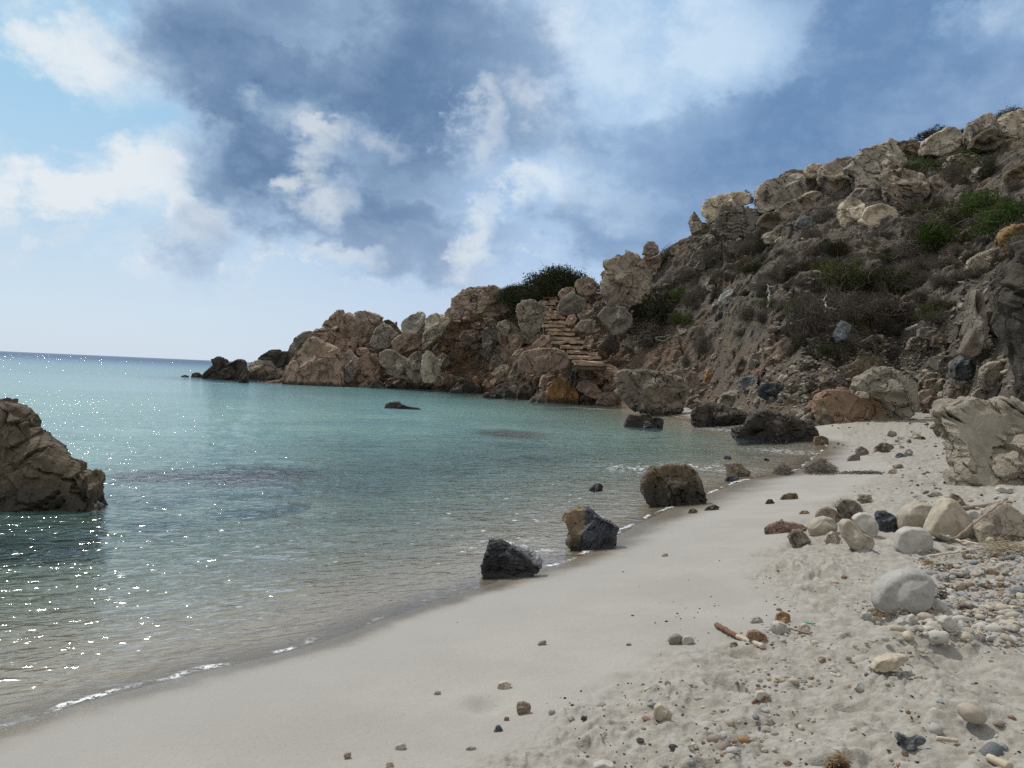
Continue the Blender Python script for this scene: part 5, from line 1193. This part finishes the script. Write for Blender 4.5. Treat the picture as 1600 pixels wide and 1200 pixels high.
jumble(40, [(600, 600, 960, 632, 40)], 62, .35, .9, ['dark', 'warm', 'brown', 'grey'], 'angular block in the jumble at the headland waterline', 'angular blocks along the headland waterline', True)
jumble(34, [(840, 440, 1010, 560, 34)], 63, .3, .8, ['warm', 'grey', 'pale'], 'angular block beside the stone steps', 'angular blocks beside the steps')
jumble(26, [(1080, 340, 1250, 370, 10), (1230, 300, 1420, 330, 10), (1380, 240, 1600, 280, 8)], 64, .5, 1.2, ['grey', 'pale', 'brown'], 'angular block wedged below the ridge boulders', 'angular blocks under the ridge boulders')
jumble(34, [(1440, 560, 1580, 640, 20), (1280, 590, 1500, 640, 14)], 65, .2, .6, ['grey', 'sandy', 'brown'], 'angular block at the rubbly foot of the right slope', 'angular blocks at the right slope foot')
# ------------------------------------------------------------------ shrubs
def leaf_cloud(name, seed, n, ax, leaf, lumps=7, flat=0.0, fill=.55, dome=False):
    """many small leaf faces through the volume of a lumpy crown, gaps left between the lumps"""
    r_ = np.random.RandomState(seed)
    cs = []
    for _ in range(lumps):
        a = r_.uniform(0, 6.28); q = r_.uniform(.15, .85)
        cs.append((math.cos(a) * q, math.sin(a) * q, r_.uniform(.15, .75 - .35 * q), r_.uniform(.20, .46)))
    if dome: cs = [(math.cos(a) * q, math.sin(a) * q, .62 * (1 - q * q) + .05, .36 - .14 * q) for a, q in zip(r_.uniform(0, 6.28, lumps), r_.uniform(.1, .85, lumps))]
    cs.append((r_.uniform(-.25, .25), r_.uniform(-.25, .25), .30, r_.uniform(.35, .5)))
    cs = np.array(cs); pick = r_.choice(len(cs), n, p=(cs[:, 3] ** 2) / (cs[:, 3] ** 2).sum())
    d = r_.normal(size=(n, 3)); d /= np.linalg.norm(d, axis=1)[:, None]
    rad = r_.uniform(fill, 1.08, n) * (1 + .3 * fbm(d * 2.4 + pick[:, None] * 7., seed, 3))
    p = cs[pick, :3] + d * (cs[pick, 3] * rad)[:, None]
    p = p[p[:, 2] > -.04]; n = len(p)
    P_ = p * np.array(ax)
    t1 = r_.normal(size=(n, 3)); t1 /= np.linalg.norm(t1, axis=1)[:, None]
    t2 = np.cross(t1, r_.normal(size=(n, 3))); t2 /= np.linalg.norm(t2, axis=1)[:, None]
    L = (leaf * r_.uniform(.6, 1.4, n))[:, None]
    V = np.stack([P_ - t1 * L, P_ + t2 * L * .42, P_ + t1 * L, P_ - t2 * L * .42], 1).reshape(-1, 3)
    me = mesh_np(name, V, np.arange(4 * n).reshape(n, 4), smooth=False)
    add_attr(me, 'tint', np.repeat(r_.rand(n), 4))
    return me
def twigs(name, seed, n, ax, rad=.012, reach=.95):
    r_ = np.random.RandomState(seed); V = []; Fc = []
    def seg(a, b, ra, rb):
        d = b - a; L = np.linalg.norm(d)
        if L < 1e-6: return
        d = d / L; u = np.cross(d, [.3, .2, 1.]); u /= np.linalg.norm(u); w = np.cross(d, u); k = len(V)
        for c, r in ((a, ra), (b, rb)):
            for i in range(3):
                t = i * 2.0944; V.append(c + (u * math.cos(t) + w * math.sin(t)) * r)
        for i in range(3):
            j = (i + 1) % 3; Fc.append([k + i, k + j, k + 3 + j, k + 3 + i])
    for _ in range(n):
        a = r_.uniform(0, 6.28); e = r_.uniform(.15, 1.5); L = reach * r_.uniform(.6, 1.05)
        tip = np.array([math.cos(a) * math.cos(e) * L, math.sin(a) * math.cos(e) * L, math.sin(e) * L * .9])
        p0 = np.array([r_.uniform(-.1, .1), r_.uniform(-.1, .1), -.05]); pts = [p0]
        for k in (1, 2, 3):
            pts.append(p0 + (tip - p0) * k / 3 + r_.normal(size=3) * .06)
        for k in range(3):
            seg(pts[k] * ax, pts[k + 1] * ax, rad * (1 - k * .28), rad * (1 - (k + 1) * .28))
            for _ in range(2):
                q = pts[k + 1] + r_.normal(size=3) * .22; q[2] = max(q[2], .02); seg(pts[k + 1] * ax, q * ax, rad * .5, rad * .2)
    return mesh_np(name, np.array(V), np.array(Fc), smooth=True)
LM = {'grey': leaf_mat('dry_grey_leaf', (.075, .064, .053), (.125, .108, .09), (.095, .072, .053)),
      'green': leaf_mat('fresh_green_leaf', (.036, .066, .016), (.070, .11, .030), (.09, .10, .035)),
      'dark': leaf_mat('dark_green_leaf', (.028, .034, .018), (.056, .062, .032), (.075, .064, .042)),
      'olive': leaf_mat('olive_leaf', (.042, .052, .020), (.085, .092, .036), (.11, .095, .04))}
TW = plain_mat('dry_twig', (.17, .145, .125), .9, (.10, .085, .07), 12, .3, .01)
BR = plain_mat('bare_branch', (.36, .34, .31), .85, (.22, .20, .18), 12, .3, .01)
proto = {}
for kind, n, leaf, nt in (('grey', 2300, .034, 90), ('green', 3000, .042, 20), ('dark', 3400, .042, 30), ('olive', 2600, .040, 40)):
    for v in range(3):
        proto[kind, v] = (leaf_cloud(kind + '_foliage_mesh', 500 + v * 7 + len(kind), n, (1, 1, .9), leaf, 8 + v * 2), twigs(kind + '_twig_mesh', 600 + v * 5 + len(kind), nt, np.array([1, 1, .9])))
big = [(leaf_cloud('thicket_foliage_mesh', 700 + v, 30000, (1, .8, .75), .018, 34, fill=.55, dome=True), twigs('thicket_twig_mesh', 720 + v, 60, np.array([1, .8, .75]), .009, .75)) for v in range(2)]
sr = np.random.RandomState(31)
def shrub(kind, px, py, wpx, hpx, label, group, at=None, mesh=None):
    """px, py: middle of its base in the picture"""
    h = hit(px, py) if at is None else (P(px, py, at), '')
    q = h[0]; w = wpx / F * q.y / 2; hh = hpx / F * q.y
    lf, tw = mesh or proto[kind, sr.randint(3)]
    e = bpy.data.objects.new('shrub', None); COL.objects.link(e); e.location = q + Vector((0, w * .25, -.10 * hh)); e.rotation_euler = (0, 0, sr.uniform(0, 6.28)) if mesh is None else (0, 0, sr.uniform(-.3, .3))
    asp = .85 if mesh else sr.uniform(.6, 1.1)
    zt = max(.35, hh / .88)
    for nm, me_, mt in (('foliage', lf, LM[kind]), ('branches', tw, TW)):
        o = link(nm, me_, mt, e)
        o.scale = (w, w * asp, zt)
    return tag(e, label, 'shrub', group)
SG = 'shrubs on the hillside'
shrub('dark', 872, 484, 170, 96, 'largest dark rounded bush on the skyline at the top of the steps', 'bushes on the skyline', at=64.5, mesh=big[0])
shrub('dark', 812, 474, 95, 42, 'low dark bush trailing left of the largest skyline bush', 'bushes on the skyline', at=66, mesh=big[1])
shrub('dark', 912, 462, 60, 50, 'dark bush between the largest skyline bush and the round boulder', 'bushes on the skyline', at=64)
for a in [('dark', 1032, 500, 115, 60, 'dark bush right of the pillar base with green tips'), ('green', 1075, 505, 45, 24, 'small green tip growing at the right of the dark bush by the pillar'),
          ('green', 1062, 468, 50, 26, 'yellow green sprig above the dark bush by the pillar'), ('grey', 1022, 536, 110, 50, 'wide dead grey bush with pale bare branches below the dark bush'),
          ('grey', 1100, 546, 58, 34, 'round dark grey cushion shrub in the middle of the bare slope'), ('grey', 1072, 570, 22, 20, 'tiny grey shrub low on the bare slope'),
          ('grey', 1075, 438, 70, 30, 'flat grey shrub right of the tan boulder with a hollow'), ('grey', 1090, 474, 60, 34, 'grey shrub under the pale finger rock'),
          ('grey', 1120, 412, 70, 44, 'thick grey shrub below the pale wedge rock'), ('grey', 1165, 398, 60, 30, 'grey shrub below the stepped outcrop'),
          ('dark', 1195, 388, 40, 26, 'dark shrub tucked under the right end of the stepped outcrop'), ('grey', 1215, 440, 52, 32, 'grey cushion shrub on the upper bare slope'),
          ('grey', 1240, 425, 70, 36, 'loose grey shrub beside the upper cushion shrub'), ('dark', 1300, 398, 62, 40, 'dark green shrub below the upright pointed boulder'),
          ('olive', 1288, 420, 44, 24, 'yellowish shrub left below the dark green one'), ('olive', 1320, 458, 130, 74, 'olive shrub in the centre of the green band on the slope'),
          ('dark', 1345, 448, 60, 48, 'dark shrub inside the green band right of the olive one'), ('dark', 1400, 458, 140, 66, 'wide dark shrub right of the centre of the slope'),
          ('grey', 1265, 525, 100, 86, 'tall grey thicket with a green top in the lower middle of the slope'), ('green', 1247, 490, 46, 36, 'bright green patch in the top of the tall grey thicket'),
          ('grey', 1310, 500, 90, 60, 'tangled grey thicket with bare twigs right of the tall one'), ('olive', 1335, 520, 60, 40, 'brownish shrub right of the tangled thicket'),
          ('grey', 1380, 490, 100, 40, 'long grey shrub under the wide dark shrub'), ('green', 1462, 264, 110, 30, 'bright green low shrub under the double-humped ridge boulder'),
          ('olive', 1500, 258, 50, 26, 'olive shrub right of the bright green low shrub'), ('dark', 1550, 272, 52, 40, 'dark shrub under the tall leaning ridge boulder'),
          ('green', 1535, 332, 90, 46, 'rounded green shrub high at the right of the slope'), ('green', 1578, 362, 110, 66, 'large green shrub at the right edge of the slope'),
          ('olive', 1500, 352, 110, 46, 'olive shrub between the rounded and the large green ones'), ('green', 1470, 388, 130, 52, 'green spreading shrub in the middle of the right slope'),
          ('grey', 1450, 360, 80, 40, 'grey shrub left of the green spreading shrub'), ('grey', 1420, 400, 90, 36, 'grey shrub below the white rounded boulder'),
          ('dark', 1430, 380, 40, 26, 'small dark shrub beside the white rounded boulder'), ('grey', 1490, 275, 40, 26, 'small grey shrub below the bright green low shrub'),
          ('grey', 1440, 425, 70, 30, 'thin grey shrub left of the yellowish outcrop'), ('grey', 1290, 345, 60, 34, 'dark grey shrub under the big dark ridge boulder'),
          ('grey', 1268, 372, 46, 26, 'grey shrub above the blue grey slab'), ('grey', 1395, 512, 60, 26, 'flat brown shrub on the slope above the bank'),
          ('grey', 1540, 565, 40, 42, 'grey shrub at the foot of the dark block by the cliff'), ('grey', 1410, 525, 40, 26, 'grey tuft beside the fallen white plank'),
          ('grey', 1445, 470, 60, 26, 'brown grey shrub near the top of the wedge slab'), ('grey', 1500, 440, 60, 24, 'trailing grey shrub under the long pale ledge'),
          ('olive', 1285, 545, 60, 22, 'low mossy shrub above the earth bank'), ('grey', 1240, 552, 50, 22, 'low grey shrub left of the mossy one'),
          ('grey', 1000, 520, 40, 36, 'grey shrub in the gap left of the dead bush'), ('grey', 955, 545, 36, 34, 'grey weed right of the lower steps')]:
    shrub(*a, SG)
for a in [('dark', 1166, 306, 30, 20, 58, 'dark tuft on the ridge right of the long flat-topped boulder'), ('grey', 1055, 392, 48, 24, 60, 'dark shrub on the skyline right of the blunt pinnacle'),
          ('dark', 1310, 256, 60, 18, 62, 'low dark scrub on the skyline behind the black ridge boulder'), ('dark', 1405, 222, 18, 12, 61, 'tiny tuft on the skyline right of the tilted slab'),
          ('dark', 1425, 222, 18, 18, 61, 'thin sprig on the skyline beside the tiny tuft'), ('dark', 1462, 205, 60, 22, 61, 'dark scrub on the skyline behind the double-humped boulder'),
          ('dark', 1505, 200, 40, 12, 61, 'low scrub on the skyline left of the tall leaning boulder'), ('olive', 1590, 172, 60, 20, 60, 'brownish scrub on the skyline at the right edge'),
          ('grey', 965, 402, 26, 10, 57.5, 'thin dry weeds on top of the ribbed pillar')]:
    shrub(a[0], a[1], a[2] + 8, a[3], a[4], a[6], 'bushes on the skyline', at=a[5])
r_ = np.random.RandomState(44)
for (px, py, q, n) in hill_pts(130, [(1000, 380, 1200, 560, 50), (1180, 380, 1480, 540, 100), (1350, 270, 1620, 440, 80), (1150, 500, 1400, 590, 20)], 45):
    k = 'grey' if r_.rand() < .72 else ('olive' if r_.rand() < .6 else 'dark')
    s = r_.uniform(22, 52) * 50 / q.y
    shrub(k, px, py, s, s * r_.uniform(.28, .5), {'grey': 'small dry grey cushion shrub scattered on the slope', 'olive': 'small olive shrub scattered on the slope', 'dark': 'small dark green shrub scattered on the slope'}[k],
          {'grey': 'small grey shrubs on the slope', 'olive': 'small olive shrubs on the slope', 'dark': 'small dark shrubs on the slope'}[k])

# ------------------------------------------------------------------ tubes: branches, reeds, sticks
def tube(name, pts, rads, mat, label=None, cat=None, group=None, sides=7, parent=None, jit=0.0, seed=0):
    r_ = np.random.RandomState(seed); pts = [np.array(p, float) for p in pts]
    # resample
    Q = []; Rr = []
    for i in range(len(pts) - 1):
        for k in range(4):
            t = k / 4; Q.append(pts[i] * (1 - t) + pts[i + 1] * t + (r_.normal(size=3) * jit if (i + k) else 0)); Rr.append(rads[i] * (1 - t) + rads[i + 1] * t)
    Q.append(pts[-1]); Rr.append(rads[-1]); V = []; Fc = []
    o0 = Q[0].copy()
    for i, c in enumerate(Q):
        d = Q[min(i + 1, len(Q) - 1)] - Q[max(i - 1, 0)]; d /= np.linalg.norm(d) + 1e-9
        u = np.cross(d, [.21, .13, 1.]); u /= np.linalg.norm(u); w = np.cross(d, u)
        for j in range(sides):
            t = j * 2 * math.pi / sides; V.append(c - o0 + (u * math.cos(t) + w * math.sin(t)) * Rr[i] * (1 + r_.uniform(-.08, .08)))
    n = len(Q)
    for i in range(n - 1):
        for j in range(sides):
            k = (j + 1) % sides; Fc.append([i * sides + j, i * sides + k, (i + 1) * sides + k, (i + 1) * sides + j])
    V.append(Q[0] - o0); V.append(Q[-1] - o0); a, b = len(V) - 2, len(V) - 1
    for j in range(0, sides):
        k = (j + 1) % sides
        Fc.append([a, k, j, j]); Fc.append([b, (n - 1) * sides + j, (n - 1) * sides + k, (n - 1) * sides + k])
    bm = bmesh.new(); vs = [bm.verts.new(v) for v in V]
    for f in Fc:
        f2 = list(dict.fromkeys(f))
        try: bm.faces.new([vs[q] for q in f2])
        except ValueError: pass
    for f in bm.faces: f.smooth = True
    me = bpy.data.meshes.new(name + '_mesh'); bm.to_mesh(me); bm.free()
    o = link(name, me, mat, parent, loc=None if parent else tuple(o0))
    if parent: o.location = tuple(o0)
    return tag(o, label, cat, group)
def branch(label, runs, seed):
    """bare grey branch, runs of picture points lifted a little off the slope"""
    e = bpy.data.objects.new('dead_branch', None); COL.objects.link(e); q0 = hit(*runs[0][0])[0]; e.location = q0
    for k, run in enumerate(runs):
        pts = [hit(*q)[0] + Vector((0, -.5, .35)) - q0 for q in run]
        tube('branch' if k else 'stem', pts, list(np.linspace(.055 if not k else .035, .012, len(pts))), BR, sides=5, parent=e, jit=.03, seed=seed + k)
    tag(e, label, 'dead branch', 'bare dead branches on the slope')
c3 = lambda s: conv('r3', s)
branch('bare pale branches spreading at the lower left of the dead grey bush', [c3('260,775 330,755 400,745 470,740 500,725'), c3('330,755 350,715 370,660 400,600'), c3('400,745 430,765 480,758'), c3('250,800 300,765 345,735')], 1)
branch('thin bare upright branch above the orange hollow of the slope', [c3('1098,570 1104,510 1112,480 1100,450 1098,420'), c3('1104,510 1135,490 1150,470')], 2)
branch('pale bare twigs hanging in the tangled grey thicket', [c3('1440,610 1455,570 1445,530 1460,490'), c3('1455,570 1500,580 1520,590'), c3('1440,545 1425,520')], 3)
branch('short pale broken branch left of the green band', [c3('1380,345 1405,345 1425,358 1418,375')], 4)
# ------------------------------------------------------------------ stone steps
ST = plain_mat('step_stone', (.38, .285, .205), .9, (.21, .15, .105), 2.2, 1., .12)
e = bpy.data.objects.new('stone_steps', None); COL.objects.link(e)
tag(e, 'flight of rough tan stone steps climbing between boulders to the dark bush', 'stone steps')
rows_ = [(850, 1140, 1370), (830, 1120, 1345), (798, 1112, 1345), (765, 1100, 1312), (724, 1050, 1262), (692, 985, 1212), (660, 970, 1175), (630, 962, 1150), (604, 955, 1100), (577, 932, 1092),
         (550, 940, 1082), (524, 950, 1088), (500, 965, 1088), (478, 985, 1040), (452, 925, 1030), (428, 918, 1022), (406, 912, 1028), (388, 915, 1035)]
n_ = len(rows_)
str_ = np.random.RandomState(8)
sp_pts = []
for k, (y, xl, xr) in enumerate(rows_):
    d_ = 50.0 + (63.5 - 50.0) * (k / (n_ - 1))
    pl, pr = conv('r2', f'{xl},{y} {xr},{y}')
    for t in (.1, .5, .9):
        hq = BVH.ray_cast(Vector((0, 0, CAM_Z)), ray(pl[0] * (1 - t) + pr[0] * t, pl[1]).normalized())
        if hq[0] is not None: d_ = min(d_, hq[0].y - .15)
    if sp_pts: d_ = max(d_, sp_pts[-1][0] + .25)
    sp_pts.append((d_, P(pl[0] + str_.uniform(-4, 3), pl[1], d_), P(pr[0] + str_.uniform(-3, 4), pr[1], d_)))
e.location = (sp_pts[0][1] + sp_pts[0][2]) / 2
str_ = np.random.RandomState(8)
def stone_box(bm, x0, x1, y0, y1, z0, z1):
    g_ = bmesh.ops.create_cube(bm, size=1)
    for v in g_['verts']:
        v.co = Vector((x0 + (v.co.x + .5) * (x1 - x0), y0 + (v.co.y + .5) * (y1 - y0), z0 + (v.co.z + .5) * (z1 - z0))) - e.location
RS = plain_mat('shaded_riser', (.17, .12, .08), .95, (.09, .065, .045), 3, 1., .1)  # darker than the treads: shade below the slabs put into the colour
for k, (d_, a, b) in enumerate(sp_pts):
    # each step: a tread of one to three worn slabs over a recessed riser coloured dark for shade
    for part, mt in (('step', ST), ('riser', RS)):
        bm = bmesh.new()
        zc = (a.z + b.z) / 2
        if part == 'step':
            cuts = [0] + sorted(str_.uniform(.2, .8, str_.randint(0, 3))) + [1]
            for c0, c1 in zip(cuts[:-1], cuts[1:]):
                yo = str_.uniform(-.18, .14); zo = str_.uniform(-.08, .06)
                stone_box(bm, a.x + (b.x - a.x) * c0 + .02, a.x + (b.x - a.x) * c1 - .02, d_ + yo, d_ + 1.5, zc - .06 + zo, zc + .12 + zo)
        else:
            stone_box(bm, a.x + .1, b.x - .1, d_ + .28, d_ + 1.6, zc - (.5 if k else .25), zc - .07)
        bmesh.ops.subdivide_edges(bm, edges=bm.edges[:], cuts=5, use_grid_fill=True)
        co = np.array([v.co[:] for v in bm.verts]); dn = .10 * fbm(co * 1.7 + k * 9, k, 3); dn2 = .09 * fbm(co * 4 + k * 9, k + 4, 3)
        for v, q, q2 in zip(bm.verts, dn, dn2): v.co += Vector((q2, q + q2, q * .8 + q2 * .6))
        me = bpy.data.meshes.new(part + '_mesh'); bm.to_mesh(me); bm.free()
        link(part, me, mt, e)

# ------------------------------------------------------------------ earth bank hollow
K('earth_bank', 'ochre undercut earth bank behind the rust orange boulder', 'earth bank', 'brown', 'r5', '190,850 212,760 250,700 330,665 420,635 520,628 535,670 480,710 400,750 340,800 320,850 260,860', None, rough=.9, facets=4, thick=.35, base=.3, dd=.6)

# ------------------------------------------------------------------ reeds, sticks and beach finds
CANE = plain_mat('dry_cane', (.52, .46, .36), .7, (.40, .33, .24), 9, .2, .002)
BCANE = plain_mat('brown_cane', (.30, .24, .17), .75, (.22, .17, .12), 9, .2, .002)
WOOD = plain_mat('driftwood', (.20, .12, .08), .85, (.11, .07, .05), 14, .6, .006, (1, 6, 6))
ROPE = plain_mat('green_rope', (.05, .30, .20), .6, (.03, .20, .13), 60, .5, .002)
def stick(name, label, cat, reg, a, b, d1, d2, ra, rb, mat, lift=.012, lift2=None, group=None, seed=0, mid=None):
    (pa, pb) = conv(reg, f'{a} {b}')
    qa = hit(*pa)[0] if d1 is None else P(pa[0], pa[1], d1); qb = hit(*pb)[0] if d2 is None else P(pb[0], pb[1], d2)
    qa = qa + Vector((0, 0, lift if d1 is None else 0)); qb = qb + Vector((0, 0, (lift if lift2 is None else lift2) if d2 is None else 0))
    n = 5; pts = [qa.lerp(qb, t) for t in np.linspace(0, 1, n)]
    return tube(name, pts, list(np.linspace(ra, rb, n)), mat, label, cat, group, jit=(qb - qa).length * .004, seed=seed)
RD = 'dry reeds and sticks on the beach'
stick('reed', 'straight brown reed leaning across the triangular stone', 'reed', 'rA', '1208,432', '1506,210', 5.75, 6.5, .008, .010, BCANE, group=RD, seed=1)
stick('reed', 'long whitish reed lying in front of the triangular stone', 'reed', 'rA', '1065,402', '1350,487', None, None, .010, .009, CANE, group=RD, seed=2, lift=.03)
stick('reed', 'short whitish reed crossing the long one', 'reed', 'rA', '1104,400', '1180,438', None, None, .008, .006, CANE, group=RD, seed=3, lift=.05, lift2=.03)
stick('reed', 'pale reed lying level on the sand below the long whitish one', 'reed', 'rA', '1078,536', '1352,514', None, None, .009, .008, CANE, group=RD, seed=4)
stick('reed', 'thick grey brown reed lying behind the triangular stone', 'reed', 'rA', '1258,270', '1404,260', None, None, .022, .020, BCANE, group=RD, seed=5, lift=.03)
stick('stick', 'stick half rust brown and half bleached on the sand edge', 'stick', 'rB', '400,262', '514,306', None, None, .013, .015, plain_mat('bleached_wood', (.55, .46, .36), .8, (.45, .36, .27), 20, .3, .002), group=RD, seed=6, lift=.016)
stk = bpy.context.scene.objects['stick']
e = stick('bark_end', None, None, 'rB', '318,216', '404,264', None, None, .016, .0145, plain_mat('rust_bark', (.20, .105, .06), .85, (.14, .075, .045), 25, .4, .003), seed=7, lift=.017)
e.parent = stk; e.location = e.location - stk.location
K('driftwood', 'dark red brown block of wood beside the half bleached stick', 'driftwood', 'red', 'rB', '440,250 455,232 490,228 525,245 530,266 500,272 460,266', 'driftwood on the beach', rough=.8, mat=None, base=.05)
stick('stick', 'thin brown stick right of the round grey cobble', 'stick', 'rB', '612,226', '715,250', None, None, .006, .004, BCANE, group=RD, seed=8)
stick('stick', 'short tan stick near the dark split rock at the bottom right', 'stick', 'rB', '1236,690', '1325,702', None, None, .009, .007, CANE, group=RD, seed=9)
stick('stick', 'bone white stick end cut off by the bottom right edge', 'stick', 'rB', '1452,770', '1540,812', None, None, .014, .016, CANE, group=RD, seed=10)
stick('rope_scrap', 'scrap of green plastic rope among the pebbles', 'rope', 'rB', '676,190', '728,208', None, None, .005, .004, ROPE, seed=11)
stick('stick', 'dark stick lying on sand left of the huge sandy rock', 'stick', 'rD', '330,985', '545,968', None, None, .02, .012, BCANE, group=RD, seed=12)
stick('plank', 'fallen white plank on the slope above the conglomerate bank', 'plank', 'r5', '656,486', '734,452', None, None, .10, .06, plain_mat('white_plank', (.72, .72, .70), .6, (.62, .62, .60), 8, .1, .005), lift=.15, seed=13)
# straw bundle at the right edge
def strands(name, label, cat, reg, box, n, L, rad, mat, group=None, seed=0, flat=.25, pile=.05, ang0=0.0, spread=3.14):
    r_ = np.random.RandomState(seed); V = []; Fc = []
    (a, b) = conv(reg, box); q0 = None
    for k in range(n):
        u, v = r_.beta(2, 2), r_.beta(2, 2)
        px, py = a[0] + (b[0] - a[0]) * u, a[1] + (b[1] - a[1]) * v
        x, y, z = ground_many([px], [py]); c = np.array([x[0], y[0], z[0] + pile * r_.rand() ** 1.5 * (1 - abs(2 * u - 1))])
        if q0 is None: q0 = c.copy()
        t = ang0 + r_.uniform(-spread, spread) / 2; d = np.array([math.cos(t), math.sin(t), r_.uniform(-flat, flat)]); l = L * r_.uniform(.4, 1.2)
        cur = r_.normal(size=3) * l * .12
        s = np.array([-d[1], d[0], 0]) * rad * r_.uniform(.6, 1.4); up = np.array([0, 0, rad * .8])
        i0 = len(V)
        for tt_ in (-.5, 0, .5):
            m_ = c + d * l * tt_ + cur * (1 - 4 * tt_ * tt_) + np.array([0, 0, rad])
            V += [m_ - s, m_ + up, m_ + s]
        for j in (0, 3):
            Fc += [[i0 + j, i0 + j + 1, i0 + j + 4, i0 + j + 3], [i0 + j + 1, i0 + j + 2, i0 + j + 5, i0 + j + 4], [i0 + j + 2, i0 + j, i0 + j + 3, i0 + j + 5]]
    o = link(name, mesh_np(name + '_mesh', np.array(V) - q0, np.array(Fc), False), mat, loc=tuple(q0))
    return tag(o, label, cat, group)
STRAW = plain_mat('straw', (.36, .30, .20), .8, (.26, .21, .14), 30, .2, .002)
WEED = plain_mat('dry_seaweed', (.11, .085, .065), .85, (.05, .042, .036), 25, .4, .004)
TUFT = plain_mat('brown_fibre', (.25, .17, .09), .9, (.17, .11, .06), 30, .3, .002)
strands('straw_bundle', 'loose bundle of yellow straw on the shingle at the right edge', 'straw', 'rA', '1375,480 1640,515', 90, .35, .0035, STRAW, seed=1, ang0=0, spread=.7, pile=.03)
strands('seaweed_heap', 'largest heap of dry seaweed on the sand by the wet inlet', 'seaweed', 'r6', '1020,565 1200,612', 700, .14, .008, WEED, 'dry seaweed washed up on the sand', seed=2, pile=.22)
strands('seaweed_heap', 'small dark heap of seaweed between the dark chunk and the largest heap', 'seaweed', 'r6', '858,582 968,612', 380, .12, .008, WEED, 'dry seaweed washed up on the sand', seed=3, pile=.17)
tag(strands('seaweed_strip', 'thin line of seaweed trailing right from the largest heap', 'seaweed', 'r6', '1190,592 1450,606', 260, .10, .007, WEED, 'dry seaweed washed up on the sand', seed=4, pile=.03), kind='stuff')
strands('fibre_tuft', 'brown fibre tuft at the foot of the big smooth stone', 'fibre tuft', 'rA', '752,820 848,868', 220, .05, .002, TUFT, 'brown fibre tufts on the beach', seed=5, pile=.03)
strands('fibre_tuft', 'brown fibre tuft at the bottom edge of the trampled sand', 'fibre tuft', 'rB', '780,765 862,810', 220, .05, .002, TUFT, 'brown fibre tufts on the beach', seed=6, pile=.035)
strands('fibre_tuft', 'reddish fibre tuft behind the shingle near the reddish pebble', 'fibre tuft', 'rA', '1030,558 1105,588', 140, .06, .002, TUFT, 'brown fibre tufts on the beach', seed=7, pile=.02)
strands('weed_scrap', 'dark red scrap of weed right of the big smooth stone', 'weed', 'rA', '1118,725 1180,780', 60, .07, .004, WEED, seed=8, pile=.04)
# rock lying on the sea bed, seen through the water
q = gz(398, 742)
me = blob_mesh('sunken_rock_mesh', 901, (1., .75, .4), .25, 5)
o = link('sunken_rock', me, rock_mat('dark', 2), loc=(q[0], q[1], -.20)); o.scale = (.72, 1.0, .38)
tag(o, 'dark weedy rock just under the water left of the middle of the bay', 'rock', WB)
q = gz(240, 745)
o = link('sunken_rock', blob_mesh('sunken_rock_mesh', 902, (1., .75, .4), .25, 5), rock_mat('dark', 2), loc=(q[0], q[1], -.26)); o.scale = (.6, .7, .55)
tag(o, 'fainter dark rock under the water beside the large sea boulder', 'rock', WB)
q = gz(800, 678)
o = link('sunken_rock', blob_mesh('sunken_rock_mesh', 903, (1., .75, .4), .25, 4), rock_mat('dark', 2), loc=(q[0], q[1], -.22)); o.scale = (.9, 1.4, .38)
tag(o, 'dim rock under the water in the middle of the far bay', 'rock', WB)
